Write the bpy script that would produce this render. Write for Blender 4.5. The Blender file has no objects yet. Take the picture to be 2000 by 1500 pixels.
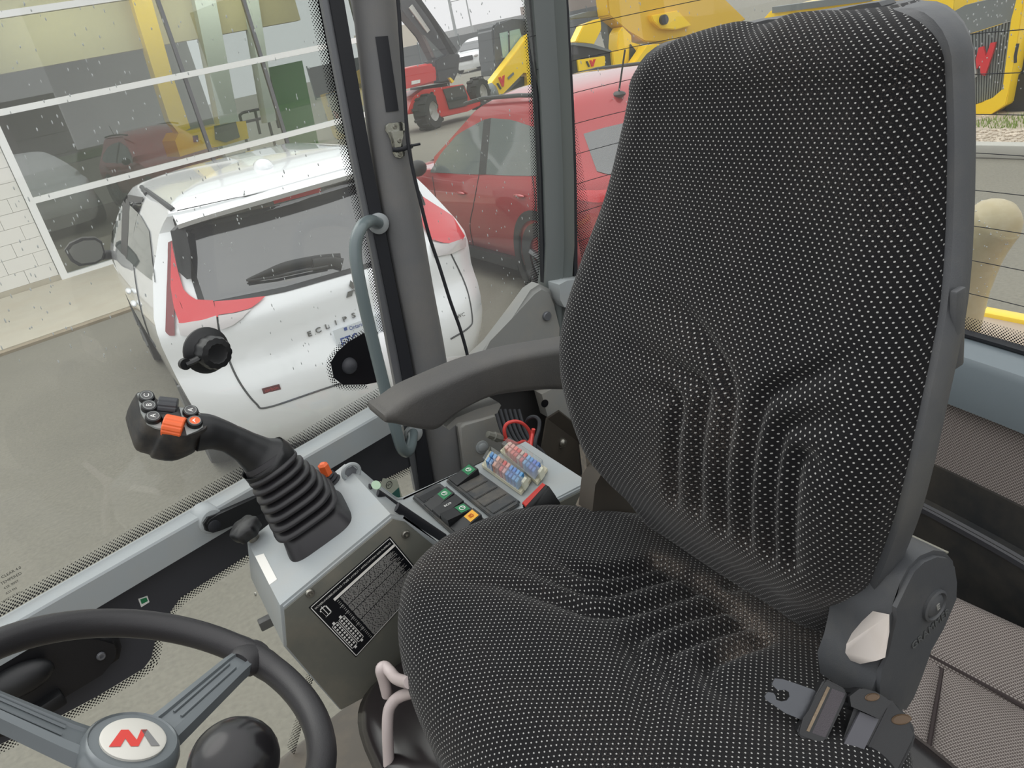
import bpy, bmesh, math, random
from mathutils import Vector as V, Matrix as M
from math import sin, cos, pi, radians as rad
SC = bpy.context.scene
COL = SC.collection
random.seed(7)

# ------------------------------------------------------------ camera, sky, exposure
CAM_Z, FPX = 2.14, 1500.0
_p, _h, _r = rad(24.6), rad(64.0), rad(12.2)
_hd = V((cos(_h), sin(_h), 0)); _z = V((0, 0, 1))
FWD = cos(_p) * _hd - sin(_p) * _z
_r0 = _hd.cross(_z); _u0 = _r0.cross(FWD)
RGT = cos(_r) * _r0 - sin(_r) * _u0
UPV = sin(_r) * _r0 + cos(_r) * _u0
EYE = V((0, 0, CAM_Z))
cam = bpy.data.cameras.new('camera'); co = bpy.data.objects.new('camera', cam); COL.objects.link(co)
cam.sensor_fit = 'HORIZONTAL'; cam.sensor_width = 36.0; cam.lens = 36.0 * FPX / 2000.0
cam.clip_start = 0.02; cam.clip_end = 500
m3 = M((RGT, UPV, -FWD)).transposed().to_4x4(); m3.translation = EYE
co.matrix_world = m3
SC.camera = co
SC.view_settings.view_transform = 'Standard'; SC.view_settings.look = 'None'
SC.view_settings.exposure = 0.0; SC.view_settings.gamma = 1.0
SC.view_settings.use_curve_mapping = False
SC.cycles.max_bounces = 12; SC.cycles.transparent_max_bounces = 24; SC.cycles.use_denoising = True
SC.cycles.caustics_reflective = False; SC.cycles.caustics_refractive = False
wd = bpy.data.worlds.new('overcast'); SC.world = wd; wd.use_nodes = True
nt = wd.node_tree; nt.nodes.clear()
wo = nt.nodes.new('ShaderNodeOutputWorld'); bg = nt.nodes.new('ShaderNodeBackground')
tc = nt.nodes.new('ShaderNodeTexCoord'); sx = nt.nodes.new('ShaderNodeSeparateXYZ')
cr = nt.nodes.new('ShaderNodeValToRGB')
cr.color_ramp.elements[0].position = 0.0; cr.color_ramp.elements[0].color = (0.545, 0.53, 0.545, 1)
cr.color_ramp.elements[1].position = 0.9; cr.color_ramp.elements[1].color = (1.0, 1.0, 1.0, 1)
e = cr.color_ramp.elements.new(0.25); e.color = (0.60, 0.605, 0.62, 1)
nt.links.new(tc.outputs['Generated'], sx.inputs[0]); nt.links.new(sx.outputs['Z'], cr.inputs[0])
nt.links.new(cr.outputs[0], bg.inputs[0]); bg.inputs[1].default_value = 1.72
nt.links.new(bg.outputs[0], wo.inputs[0])
sun = bpy.data.lights.new('sun_through_cloud', 'SUN'); sun.energy = 1.1; sun.angle = rad(50); sun.color = (1, .97, .93)
so = bpy.data.objects.new('sun_through_cloud', sun); COL.objects.link(so)
so.rotation_euler = (rad(38), 0, rad(-150))

# ------------------------------------------------------------ sight-line helpers (survey of the photograph on real planes)
def ray(px, py): return FWD + (px - 1000) / FPX * RGT - (py - 750) / FPX * UPV
def PN(px, py, n, d):
    n = V(n); r = ray(px, py); return EYE + r * ((d - n.dot(EYE)) / n.dot(r))
def PX(px, py, x): return PN(px, py, (1, 0, 0), x)
def PY(px, py, y): return PN(px, py, (0, 1, 0), y)
def PZ(px, py, z): return PN(px, py, (0, 0, 1), z)

# ------------------------------------------------------------ materials
def _nodes(name):
    m = bpy.data.materials.new(name); m.use_nodes = True
    n = m.node_tree.nodes; l = m.node_tree.links
    return m, n, l, n['Principled BSDF'], n['Material Output']
def srgb(r, g, b):
    f = lambda c: (c / 255 / 12.92) if c <= 10 else ((c / 255 + .055) / 1.055) ** 2.4
    return (f(r), f(g), f(b), 1)
def mat(name, c, rough=.5, metal=0., bump=None, var=0., vscale=6., dust=0., dustc=(176, 160, 136), dscale=5., coat=0., emit=0., spec=None):
    m, n, l, b, o = _nodes(name)
    c = srgb(*c)
    b.inputs['Base Color'].default_value = c; b.inputs['Roughness'].default_value = rough; b.inputs['Metallic'].default_value = metal
    if spec is not None: b.inputs['Specular IOR Level'].default_value = spec
    if coat: b.inputs['Coat Weight'].default_value = coat; b.inputs['Coat Roughness'].default_value = .04
    if emit: b.inputs['Emission Color'].default_value = c; b.inputs['Emission Strength'].default_value = emit
    t = None
    if bump or var or dust:
        t = n.new('ShaderNodeTexCoord')
    src = None
    if var:
        nz = n.new('ShaderNodeTexNoise'); nz.inputs['Scale'].default_value = vscale; nz.inputs['Detail'].default_value = 6
        l.new(t.outputs['Object'], nz.inputs['Vector'])
        mx = n.new('ShaderNodeMix'); mx.data_type = 'RGBA'
        mx.inputs[6].default_value = tuple(x * (1 - var) for x in c[:3]) + (1,); mx.inputs[7].default_value = tuple(min(1, x * (1 + var)) for x in c[:3]) + (1,)
        l.new(nz.outputs['Fac'], mx.inputs[0]); l.new(mx.outputs[2], b.inputs['Base Color']); src = mx.outputs[2]
    if dust:
        nz = n.new('ShaderNodeTexNoise'); nz.inputs['Scale'].default_value = dscale; nz.inputs['Detail'].default_value = 9; nz.inputs['Roughness'].default_value = .65
        l.new(t.outputs['Object'], nz.inputs['Vector'])
        rp = n.new('ShaderNodeMapRange'); rp.inputs[1].default_value = .45; rp.inputs[2].default_value = .78; rp.inputs[4].default_value = dust
        l.new(nz.outputs['Fac'], rp.inputs[0])
        mx = n.new('ShaderNodeMix'); mx.data_type = 'RGBA'; mx.inputs[6].default_value = c; mx.inputs[7].default_value = srgb(*dustc)
        if src: l.new(src, mx.inputs[6])
        l.new(rp.outputs[0], mx.inputs[0]); l.new(mx.outputs[2], b.inputs['Base Color'])
    if bump:
        nz = n.new('ShaderNodeTexNoise'); nz.inputs['Scale'].default_value = bump[0]; nz.inputs['Detail'].default_value = 3
        l.new(t.outputs['Object'], nz.inputs['Vector'])
        bp = n.new('ShaderNodeBump'); bp.inputs['Strength'].default_value = bump[1]; bp.inputs['Distance'].default_value = .002
        l.new(nz.outputs['Fac'], bp.inputs['Height']); l.new(bp.outputs[0], b.inputs['Normal'])
    return m
def M_(n, t, **kw):
    x = n.new(t)
    for k, v in kw.items(): setattr(x, k, v)
    return x
def math_(n, l, op, a, b=None, c=None):
    x = n.new('ShaderNodeMath'); x.operation = op
    for i, s in enumerate((a, b, c)):
        if s is None: continue
        if isinstance(s, (int, float)): x.inputs[i].default_value = s
        else: l.new(s, x.inputs[i])
    return x.outputs[0]
def dot_mask(n, l, px, py, rx, ry, soft=.25):
    """staggered dots in UV metres -> 0..1 mask socket"""
    uv = n.new('ShaderNodeUVMap'); s = n.new('ShaderNodeSeparateXYZ'); l.new(uv.outputs[0], s.inputs[0])
    row = math_(n, l, 'FLOOR', math_(n, l, 'DIVIDE', s.outputs['Y'], py))
    odd = math_(n, l, 'MULTIPLY', math_(n, l, 'FLOORED_MODULO', row, 2.0), .5)
    fx = math_(n, l, 'SUBTRACT', math_(n, l, 'FRACT', math_(n, l, 'ADD', math_(n, l, 'DIVIDE', s.outputs['X'], px), odd)), .5)
    fy = math_(n, l, 'SUBTRACT', math_(n, l, 'FRACT', math_(n, l, 'DIVIDE', s.outputs['Y'], py)), .5)
    ax = math_(n, l, 'DIVIDE', math_(n, l, 'MULTIPLY', fx, px), rx); ay = math_(n, l, 'DIVIDE', math_(n, l, 'MULTIPLY', fy, py), ry)
    d = math_(n, l, 'ADD', math_(n, l, 'POWER', math_(n, l, 'ABSOLUTE', ax), 2.6), math_(n, l, 'POWER', math_(n, l, 'ABSOLUTE', ay), 2.6))
    r = n.new('ShaderNodeMapRange'); r.inputs[1].default_value = 1 + soft; r.inputs[2].default_value = 1 - soft
    l.new(d, r.inputs[0])
    return r.outputs[0], s
def fabric_dots(name, base, dots, px, py, rx, ry, dirt=0.):
    m, n, l, b, o = _nodes(name)
    msk, s = dot_mask(n, l, px, py, rx, ry)
    t = n.new('ShaderNodeTexCoord')
    mx = n.new('ShaderNodeMix'); mx.data_type = 'RGBA'; mx.inputs[6].default_value = srgb(*base); mx.inputs[7].default_value = srgb(*dots)
    l.new(msk, mx.inputs[0]); out = mx.outputs[2]
    if dirt:
        nz = n.new('ShaderNodeTexNoise'); nz.inputs['Scale'].default_value = 900; nz.inputs['Detail'].default_value = 2
        l.new(t.outputs['Object'], nz.inputs['Vector'])
        n2 = n.new('ShaderNodeTexNoise'); n2.inputs['Scale'].default_value = 7; n2.inputs['Detail'].default_value = 3
        l.new(t.outputs['Object'], n2.inputs['Vector'])
        f1 = n.new('ShaderNodeMapRange'); f1.inputs[1].default_value = .52; f1.inputs[2].default_value = .66; l.new(nz.outputs['Fac'], f1.inputs[0])
        f2 = n.new('ShaderNodeMapRange'); f2.inputs[1].default_value = .44; f2.inputs[2].default_value = .7; f2.inputs[4].default_value = dirt; l.new(n2.outputs['Fac'], f2.inputs[0])
        at = n.new('ShaderNodeAttribute'); at.attribute_name = 'grime'
        fac = math_(n, l, 'ADD', math_(n, l, 'MULTIPLY', f1.outputs[0], f2.outputs[0]), math_(n, l, 'MULTIPLY', at.outputs['Fac'], math_(n, l, 'ADD', math_(n, l, 'MULTIPLY', f1.outputs[0], .75), .1)))
        m2 = n.new('ShaderNodeMix'); m2.data_type = 'RGBA'; m2.inputs[7].default_value = srgb(150, 138, 128)
        l.new(fac, m2.inputs[0]); l.new(out, m2.inputs[6]); out = m2.outputs[2]
    l.new(out, b.inputs['Base Color'])
    b.inputs['Roughness'].default_value = .95; b.inputs['Specular IOR Level'].default_value = .15
    b.inputs['Sheen Weight'].default_value = .1; b.inputs['Sheen Roughness'].default_value = .5
    bp = n.new('ShaderNodeBump'); bp.inputs['Strength'].default_value = .5; bp.inputs['Distance'].default_value = .0012
    nn = n.new('ShaderNodeTexNoise'); nn.inputs['Scale'].default_value = 1400
    l.new(t.outputs['Object'], nn.inputs['Vector'])
    hh = math_(n, l, 'ADD', msk, math_(n, l, 'MULTIPLY', nn.outputs['Fac'], .6))
    l.new(hh, bp.inputs['Height']); l.new(bp.outputs[0], b.inputs['Normal'])
    return m
def glass(name, tint=(1, 1, 1), refl=1.0, ior=1.5, film=0.):
    m, n, l, b, o = _nodes(name); n.remove(b)
    tr = n.new('ShaderNodeBsdfTransparent'); tr.inputs[0].default_value = tint + (1,)
    gl = n.new('ShaderNodeBsdfGlossy'); gl.inputs['Roughness'].default_value = .01
    fr = n.new('ShaderNodeFresnel'); ge = n.new('ShaderNodeNewGeometry'); mi = n.new('ShaderNodeMix'); mi.inputs[2].default_value = ior; mi.inputs[3].default_value = 1 / ior
    l.new(ge.outputs['Backfacing'], mi.inputs[0]); l.new(mi.outputs[0], fr.inputs[0])
    mx = n.new('ShaderNodeMixShader')
    l.new(math_(n, l, 'MULTIPLY', fr.outputs[0], refl), mx.inputs[0]); l.new(tr.outputs[0], mx.inputs[1]); l.new(gl.outputs[0], mx.inputs[2])
    l.new(mx.outputs[0], o.inputs[0])
    if film:      # thin dried-rain film that scatters daylight
        tl = n.new('ShaderNodeBsdfTranslucent'); tl.inputs[0].default_value = (.95, .95, .95, 1)
        m2 = n.new('ShaderNodeMixShader'); nz = n.new('ShaderNodeTexNoise'); nz.inputs['Scale'].default_value = 5; nz.inputs['Detail'].default_value = 4
        t = n.new('ShaderNodeTexCoord'); l.new(t.outputs['Object'], nz.inputs['Vector'])
        l.new(math_(n, l, 'MULTIPLY', nz.outputs['Fac'], film * 2), m2.inputs[0])
        l.new(mx.outputs[0], m2.inputs[1]); l.new(tl.outputs[0], m2.inputs[2]); l.new(m2.outputs[0], o.inputs[0])
    return m

# ------------------------------------------------------------ mesh helpers (all add to a bmesh)
def B(): return bmesh.new()
def box(bm, c, s, rot=None, bev=0., seg=2):
    r = bmesh.ops.create_cube(bm, size=1.0)
    mm = M.Translation(V(c)) @ ((rot.to_4x4() if rot else M.Identity(4))) @ M.Diagonal((s[0], s[1], s[2], 1))
    bmesh.ops.transform(bm, matrix=mm, verts=r['verts'])
    if bev:
        ed = list({e for v in r['verts'] for e in v.link_edges})
        bmesh.ops.bevel(bm, geom=ed, offset=bev, segments=seg, profile=.5, affect='EDGES')
    return bm
def frame3(d, up=(0, 0, 1)):
    d = V(d).normalized(); up = V(up)
    if abs(d.dot(up)) > .97: up = V((1, 0, 0))
    x = up.cross(d).normalized(); y = d.cross(x)
    return x, y, d
def rot3(x, y, z): return M((V(x), V(y), V(z))).transposed()
def spline(pts, n=8, closed=False):
    P = [V(p) for p in pts]; out = []; N = len(P)
    for i in range(N if closed else N - 1):
        a, b, c, d = (P[(i - 1) % N], P[i], P[(i + 1) % N], P[(i + 2) % N]) if closed else (P[max(i - 1, 0)], P[i], P[i + 1], P[min(i + 2, N - 1)])
        for k in range(n):
            t = k / n
            out.append(.5 * ((2 * b) + (c - a) * t + (2 * a - 5 * b + 4 * c - d) * t * t + (3 * b - a - 3 * c + d) * t ** 3))
    if not closed: out.append(P[-1].copy())
    return out
def tube(bm, pts, r, n=10, closed=False, caps=True, ell=None, up=None):
    """round tube along pts; r number or list; ell = (a, b) cross-section factors about the up vector"""
    P = [V(p) for p in pts]; N = len(P); rings = []; x = None
    for i, p in enumerate(P):
        if closed: d = P[(i + 1) % N] - P[i - 1]
        else: d = P[min(i + 1, N - 1)] - P[max(i - 1, 0)]
        d.normalize()
        if up is not None: x, y, _ = frame3(d, up)
        elif x is None: x, y, _ = frame3(d)
        else:
            x = (x - d * x.dot(d)).normalized(); y = d.cross(x)
        rr = r[i] if isinstance(r, (list, tuple)) else r
        a, b = ell or (1, 1)
        rings.append([bm.verts.new(p + x * (rr * a * cos(2 * pi * k / n)) + y * (rr * b * sin(2 * pi * k / n))) for k in range(n)])
    for i in range(N if closed else N - 1):
        A, C = rings[i], rings[(i + 1) % N]
        for k in range(n): bm.faces.new((A[k], A[(k + 1) % n], C[(k + 1) % n], C[k]))
    if caps and not closed:
        bm.faces.new(rings[0][::-1]); bm.faces.new(rings[-1])
    return rings
def lathe(bm, prof, c, ax=(0, 0, 1), n=24, caps=True, sx=1., sy=1., up=(0, 0, 1)):
    x, y, d = frame3(ax, up); rings = []
    for r, h in prof:
        rings.append([bm.verts.new(V(c) + d * h + x * (sx * r * cos(2 * pi * k / n)) + y * (sy * r * sin(2 * pi * k / n))) for k in range(n)])
    for A, C in zip(rings, rings[1:]):
        for k in range(n): bm.faces.new((A[k], A[(k + 1) % n], C[(k + 1) % n], C[k]))
    if caps:
        bm.faces.new(rings[0][::-1]); bm.faces.new(rings[-1])
    return rings
def prism(bm, poly, th, bev=0.):
    """poly: list of 3-D points (one planar loop), th: thickness vector"""
    a = [bm.verts.new(V(p)) for p in poly]; b = [bm.verts.new(V(p) + V(th)) for p in poly]; N = len(a)
    fs = [bm.faces.new(a[::-1]), bm.faces.new(b)]
    for k in range(N): fs.append(bm.faces.new((a[k], a[(k + 1) % N], b[(k + 1) % N], b[k])))
    if bev:
        ed = [e for e in fs[1].edges]
        bmesh.ops.bevel(bm, geom=ed, offset=bev, segments=2, profile=.5, affect='EDGES')
    return bm
def grid(bm, rows, closed=False, uvs=None):
    uvl = bm.loops.layers.uv.verify() if uvs else None
    vs = [[bm.verts.new(V(p)) for p in r] for r in rows]
    R, Cn = len(vs), len(vs[0])
    for i in range(R - 1):
        for j in range(Cn if closed else Cn - 1):
            j2 = (j + 1) % Cn
            f = bm.faces.new((vs[i][j], vs[i][j2], vs[i + 1][j2], vs[i + 1][j]))
            if uvs:
                for lp, (a, b) in zip(f.loops, ((i, j), (i, j + 1), (i + 1, j + 1), (i + 1, j))): lp[uvl].uv = uvs(a, b)
    return vs
def ball(bm, c, r, seg=16, sc=(1, 1, 1), rot=None):
    q = bmesh.ops.create_uvsphere(bm, u_segments=seg, v_segments=max(6, seg // 2), radius=r)
    mm = M.Translation(V(c)) @ (rot.to_4x4() if rot else M.Identity(4)) @ M.Diagonal((sc[0], sc[1], sc[2], 1))
    bmesh.ops.transform(bm, matrix=mm, verts=q['verts']); return bm

ROOTS = {}
def obj(name, bm, m, parent=None, smooth=38, kind=None, label=None, fixn=True):
    me = bpy.data.meshes.new(name)
    if fixn: bmesh.ops.recalc_face_normals(bm, faces=bm.faces[:])
    bm.to_mesh(me); bm.free()
    if smooth:
        me.polygons.foreach_set('use_smooth', [True] * len(me.polygons))
        if smooth < 170: me.set_sharp_from_angle(angle=rad(smooth))
    me.materials.append(m)
    o = bpy.data.objects.new(name, me); COL.objects.link(o)
    if parent is not None: attach(o, parent)
    if kind: o['kind'] = kind
    if label: o['label'] = label
    return o
def wmat(o):
    w = o.matrix_basis.copy()
    if o.parent: w = wmat(o.parent) @ o.matrix_parent_inverse @ w
    return w
LOCAL = [False]       # True while building a thing in its own local coordinates
def attach(o, p):
    o.parent = p
    if not LOCAL[0] : o.matrix_parent_inverse = wmat(p).inverted()
def tag(o, label, cat, group=None):
    o['label'] = label; o['category'] = cat
    if group: o['group'] = group
    return o
def thing(name, label, cat, loc=(0, 0, 0), rz=0., group=None):
    o = bpy.data.objects.new(name, None); COL.objects.link(o); o.empty_display_size = .05
    o.location = loc; o.rotation_euler = (0, 0, rz)
    return tag(o, label, cat, group)
def struct(name, bm, m, parent=None, **k):
    o = obj(name, bm, m, parent, **k)
    if parent is None: o['kind'] = 'structure'
    return o
def dup(o, parent=None):
    c = o.copy(); COL.objects.link(c)
    if parent is not None: c.parent = parent
    for ch in list(o.children): dup(ch, c)
    return c
def text(name, body, size, x, y, origin, m, parent=None, depth=.0004, align='CENTER', shear=0., spacing=1.0, sx=1.):
    """flat lettering: x = reading direction, y = up direction of the letters"""
    cu = bpy.data.curves.new(name, 'FONT'); cu.body = body; cu.size = size; cu.extrude = depth; cu.resolution_u = 3
    cu.align_x = align; cu.align_y = 'CENTER'; cu.shear = shear; cu.space_character = spacing
    x = V(x).normalized(); zz = x.cross(V(y)).normalized(); yy = zz.cross(x)
    tmp = bpy.data.objects.new(name, cu); COL.objects.link(tmp)
    dg = bpy.context.evaluated_depsgraph_get(); me = bpy.data.meshes.new_from_object(tmp.evaluated_get(dg))
    bpy.data.objects.remove(tmp); bpy.data.curves.remove(cu)
    mm = rot3(x, yy, zz).to_4x4() @ M.Diagonal((sx, 1, 1, 1)); mm.translation = V(origin)
    me.transform(mm); me.materials.clear(); me.materials.append(m)
    o = bpy.data.objects.new(name, me); COL.objects.link(o)
    if parent is not None: attach(o, parent)
    return o
def screw(bm, c, n, r=.006, h=.003):
    lathe(bm, [(r, 0), (r, h * .4), (r * .8, h), (r * .42, h), (r * .42, h * .3)], c, n, 12)

from mathutils.bvhtree import BVHTree
def hit(bv, px, py, off=.004):
    d = ray(px, py).normalized(); h_ = bv.ray_cast(EYE, d, 80)
    if h_[0] is None: h_ = bv.find_nearest(EYE + d * 5.5)
    n = h_[1] if h_[1].dot(d) < 0 else -h_[1]
    return h_[0] + n * off, n
def drape(bm, bv, topl, botl, n=10, mrows=6, off=.004):
    """patch between two surveyed outlines, laid on a surface"""
    def rs(pl):
        P = [V((a, b, 0)) for a, b in pl]; L = [0]
        for a, b in zip(P, P[1:]): L.append(L[-1] + (b - a).length)
        o = []
        for i in range(n + 1):
            t = L[-1] * i / n; k = 0
            while k < len(P) - 2 and L[k + 1] < t: k += 1
            u = 0 if L[k + 1] == L[k] else (t - L[k]) / (L[k + 1] - L[k]); o.append(P[k].lerp(P[k + 1], min(1, u)))
        return o
    A, C = rs(topl), rs(botl); rows = []
    for j in range(mrows + 1):
        rows.append([hit(bv, *(a.lerp(c, j / mrows)).to_2d(), off)[0] for a, c in zip(A, C)])
    grid(bm, rows)
MT = {}
MT['paint'] = mat('grey_paint', (160, 166, 168), .38, bump=(300, .05), dust=.18, dscale=14)
MT['pillar'] = mat('pillar_plastic', (107, 108, 109), .55, bump=(900, .12), var=.06, dust=.12, dscale=9)
MT['trimgrey'] = mat('trim_plastic', (136, 137, 134), .6, bump=(900, .1), dust=.3, dscale=12)
MT['darktrim'] = mat('dark_trim', (58, 59, 64), .55, bump=(600, .06), var=.05)
MT['rubber'] = mat('rubber', (26, 28, 34), .6)
MT['frit'] = mat('black_print', (14, 15, 20), .3)
MT['alu'] = mat('satin_strip', (120, 122, 126), .35, metal=.5)
MT['chrome'] = mat('worn_chrome', (190, 190, 184), .22, metal=1., bump=(60, .25))
MT['steel'] = mat('zinc_steel', (150, 148, 140), .35, metal=.9)
MT['darksteel'] = mat('dirty_steel', (80, 75, 68), .55, metal=.2, dust=.3, dscale=18, dustc=(104, 90, 76))
MT['black'] = mat('black_plastic', (24, 25, 27), .42, bump=(1200, .08))
MT['blackgloss'] = mat('gloss_black', (14, 13, 15), .16)
MT['shell'] = mat('shell_plastic', (70, 72, 75), .5, bump=(1000, .1), var=.1, dust=.35, dscale=7, dustc=(120, 116, 104))
MT['arm'] = mat('armrest_foam', (72, 71, 70), .62, bump=(700, .25), dust=.28, dscale=9, dustc=(104, 98, 88))
MT['glass'] = glass('window_glass', (.955, .97, .96), 1.0, film=.028)
MT['glass_b'] = glass('building_glass', (.80, .84, .82), 3.2)
MT['glass_car'] = glass('car_glass', (.16, .17, .18), 1.0, 1.6)
MT['glass_clear'] = glass('car_side_glass', (.45, .47, .45), 1.2)
MT['clear'] = glass('clear_plastic', (.93, .94, .93), 1.0)
MT['orange'] = mat('orange_plastic', (232, 104, 52), .4)
MT['redwire'] = mat('red_wire', (206, 70, 64), .4)
MT['red'] = mat('red_plastic', (210, 62, 54), .4)
MT['white'] = mat('white_print', (232, 232, 228), .5)
MT['label'] = mat('white_label', (236, 234, 228), .55)
MT['green'] = mat('green_print', (34, 120, 76), .5)
MT['amber'] = mat('amber_print', (232, 170, 40), .5)
MT['tube'] = mat('grey_tube', (190, 178, 176), .35)
MT['handle'] = mat('pale_handle', (214, 206, 200), .5, dust=.25, dscale=20)
MT['wheel'] = mat('wheel_rubber', (44, 43, 45), .42, bump=(900, .12), var=.08)
MT['spoke'] = mat('spoke_metal', (108, 114, 117), .25, metal=.2)
MT['seat'] = fabric_dots('seat_fabric', (19, 19, 21), (160, 160, 158), .0064, .0036, .00082, .00064, .12)
MT['weave'] = fabric_dots('grey_weave', (104, 96, 93), (176, 168, 163), .0056, .0028, .0019, .0010, .15)
MT['floor'] = mat('cab_floor', (92, 86, 78), .6, dust=.5, dscale=10, dustc=(140, 124, 104))
def frit_mat():
    m, n, l, b, o = _nodes('frit_dots')
    uv = n.new('ShaderNodeUVMap'); s = n.new('ShaderNodeSeparateXYZ'); l.new(uv.outputs[0], s.inputs[0])
    P, Q = .0052, .0026
    row = math_(n, l, 'FLOOR', math_(n, l, 'DIVIDE', s.outputs['Y'], Q))
    odd = math_(n, l, 'MULTIPLY', math_(n, l, 'FLOORED_MODULO', row, 2.0), .5)
    fx = math_(n, l, 'MULTIPLY', math_(n, l, 'SUBTRACT', math_(n, l, 'FRACT', math_(n, l, 'ADD', math_(n, l, 'DIVIDE', s.outputs['X'], P), odd)), .5), P)
    fy = math_(n, l, 'MULTIPLY', math_(n, l, 'SUBTRACT', math_(n, l, 'FRACT', math_(n, l, 'DIVIDE', s.outputs['Y'], Q)), .5), Q)
    d = math_(n, l, 'SQRT', math_(n, l, 'ADD', math_(n, l, 'MULTIPLY', fx, fx), math_(n, l, 'MULTIPLY', fy, fy)))
    at = n.new('ShaderNodeAttribute'); at.attribute_name = 'fade'
    r = math_(n, l, 'ADD', .0008, math_(n, l, 'MULTIPLY', at.outputs['Fac'], .0009))
    f = math_(n, l, 'LESS_THAN', d, r)
    tr = n.new('ShaderNodeBsdfTransparent'); mx = n.new('ShaderNodeMixShader')
    b.inputs['Base Color'].default_value = srgb(20, 20, 24)
    l.new(f, mx.inputs[0]); l.new(tr.outputs[0], mx.inputs[1]); l.new(b.outputs[0], mx.inputs[2]); l.new(mx.outputs[0], o.inputs[0])
    return m
MT['fritdots'] = frit_mat()
# ============================================================ CAB SHELL
T1 = rad(14.5); G1N = V((-sin(T1), cos(T1), 0)); G1T = V((cos(T1), sin(T1), 0))
_s0 = PZ(0, 1206, 1.60); _s1 = PZ(719, 795, 1.60)
_dv = (_s1 - _s0); _dv.z = 0; G1T = _dv.normalized(); G1N = V((-G1T.y, G1T.x, 0)); G1D = G1N.dot(_s0)
def G1(px, py, off=0.): return PN(px, py, G1N, G1D + off)
Y2 = 1.235
def G2(px, py, off=0.): return PN(px, py, (0, 1, 0), Y2 + off)
def fritstrip(name, A, Bq, parent, sub=1):
    """A: clear edge points, Bq: solid edge points (same count)"""
    bm = B(); uvl = bm.loops.layers.uv.verify()
    A = [V(a) for a in A]; Bq = [V(b) for b in Bq]
    u = [0.]
    for a, b in zip(Bq, Bq[1:]): u.append(u[-1] + (b - a).length)
    va = [bm.verts.new(a) for a in A]; vb = [bm.verts.new(b) for b in Bq]
    for i in range(len(A) - 1):
        f = bm.faces.new((va[i], va[i + 1], vb[i + 1], vb[i]))
        h0 = (A[i] - Bq[i]).length; h1 = (A[i + 1] - Bq[i + 1]).length
        for lp, t in zip(f.loops, ((u[i], h0), (u[i + 1], h1), (u[i + 1], 0), (u[i], 0))): lp[uvl].uv = t
    o = obj(name, bm, MT['fritdots'], parent, smooth=0, fixn=False)
    at = o.data.attributes.new('fade', 'FLOAT', 'POINT'); n = len(A)
    for i in range(n): at.data[i].value = 0.; at.data[n + i].value = 1.
    return o
def strip(bm, L, R, th):
    """flat strip between two 3-D polylines with thickness vector"""
    L = [V(p) for p in L]; R = [V(p) for p in R]; th = V(th)
    rows = [[a, b, b + th, a + th] for a, b in zip(L, R)]
    vs = grid(bm, rows, closed=True)
    bm.faces.new(vs[0][::-1]); bm.faces.new(vs[-1])
def ext(P, Q, a=.5, b=.5):
    d = Q - P; return P - d * a, Q + d * b

# ---- window 1: the long right-hand side pane
w1 = B()
zt, zb = 2.75, 1.02
a = _s0 - G1T * .9; b = PN(640, 250, G1N, G1D)
A0 = V((a.x, a.y, 0)); B0 = G1(742, 690); B0 = V((B0.x, B0.y, 0))
topB = G1(640, 0); topB2 = topB + (topB - G1(700, 400)) * 1.2
poly = [A0 + V((0, 0, zb)), G1(800, 905), G1(746, 690), G1(640, 0), topB2, V((A0.x, A0.y, topB2.z))]
poly[1] = V((G1(830, 905).x, G1(830, 905).y, zb))
prism(w1, poly, G1N * .005)
win1 = struct('window_1', w1, MT['glass'], smooth=0)
# dotted print along the lower edge, the solid print below it, and along the pillar
off = -.0015
LN = [(-500 + 62 * i) for i in range(21)]
def sline(x): return 1206 + (795 - 1206) / 719 * x
fritstrip('dotted_print', [G1(x, sline(x) - 27, off) for x in LN if x < 745], [G1(x, sline(x) - 1, off) for x in LN if x < 745], win1)
KL = [(512, -420), (579, -100), (600, 0), (622, 100), (644, 200), (665, 300), (690, 410), (711, 500), (728, 590), (739, 648)]
KR = [(533, -420), (600, -100), (621, 0), (641, 100), (661, 200), (681, 300), (705, 410), (725, 500), (741, 590), (750, 648)]
fritstrip('dotted_print', [G1(*p, off) for p in KL], [G1(*p, off) for p in KR], win1)
sb = B(); strip(sb, [G1(*p, off) for p in KR], [G1(x + 24, y, off) for x, y in KR], G1N * .001)
obj('edge_print', sb, MT['frit'], win1, smooth=0)
# black oval printed patch with a domed fixing seen through the pane
OV = [(738, 648), (715, 648), (680, 668), (658, 688), (646, 708), (652, 738), (670, 752), (715, 751), (740, 746)]
bm = B(); prism(bm, [G1(*p, off) for p in OV], G1N * .001); obj('mount_patch', bm, MT['frit'], win1, smooth=0)
oc = V((0, 0, 0))
for p in OV: oc += G1(*p, off)
oc /= len(OV)
OVs = spline([G1(*p, off) for p in OV[1:-1]], 4)
fritstrip('dotted_print', [p + (p - oc).normalized() * .009 for p in OVs], OVs, win1)
bm = B(); ball(bm, G1(681, 714), .0145, 16, (1, 1, 1)); obj('mount_dome', bm, MT['darktrim'], win1)
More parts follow.
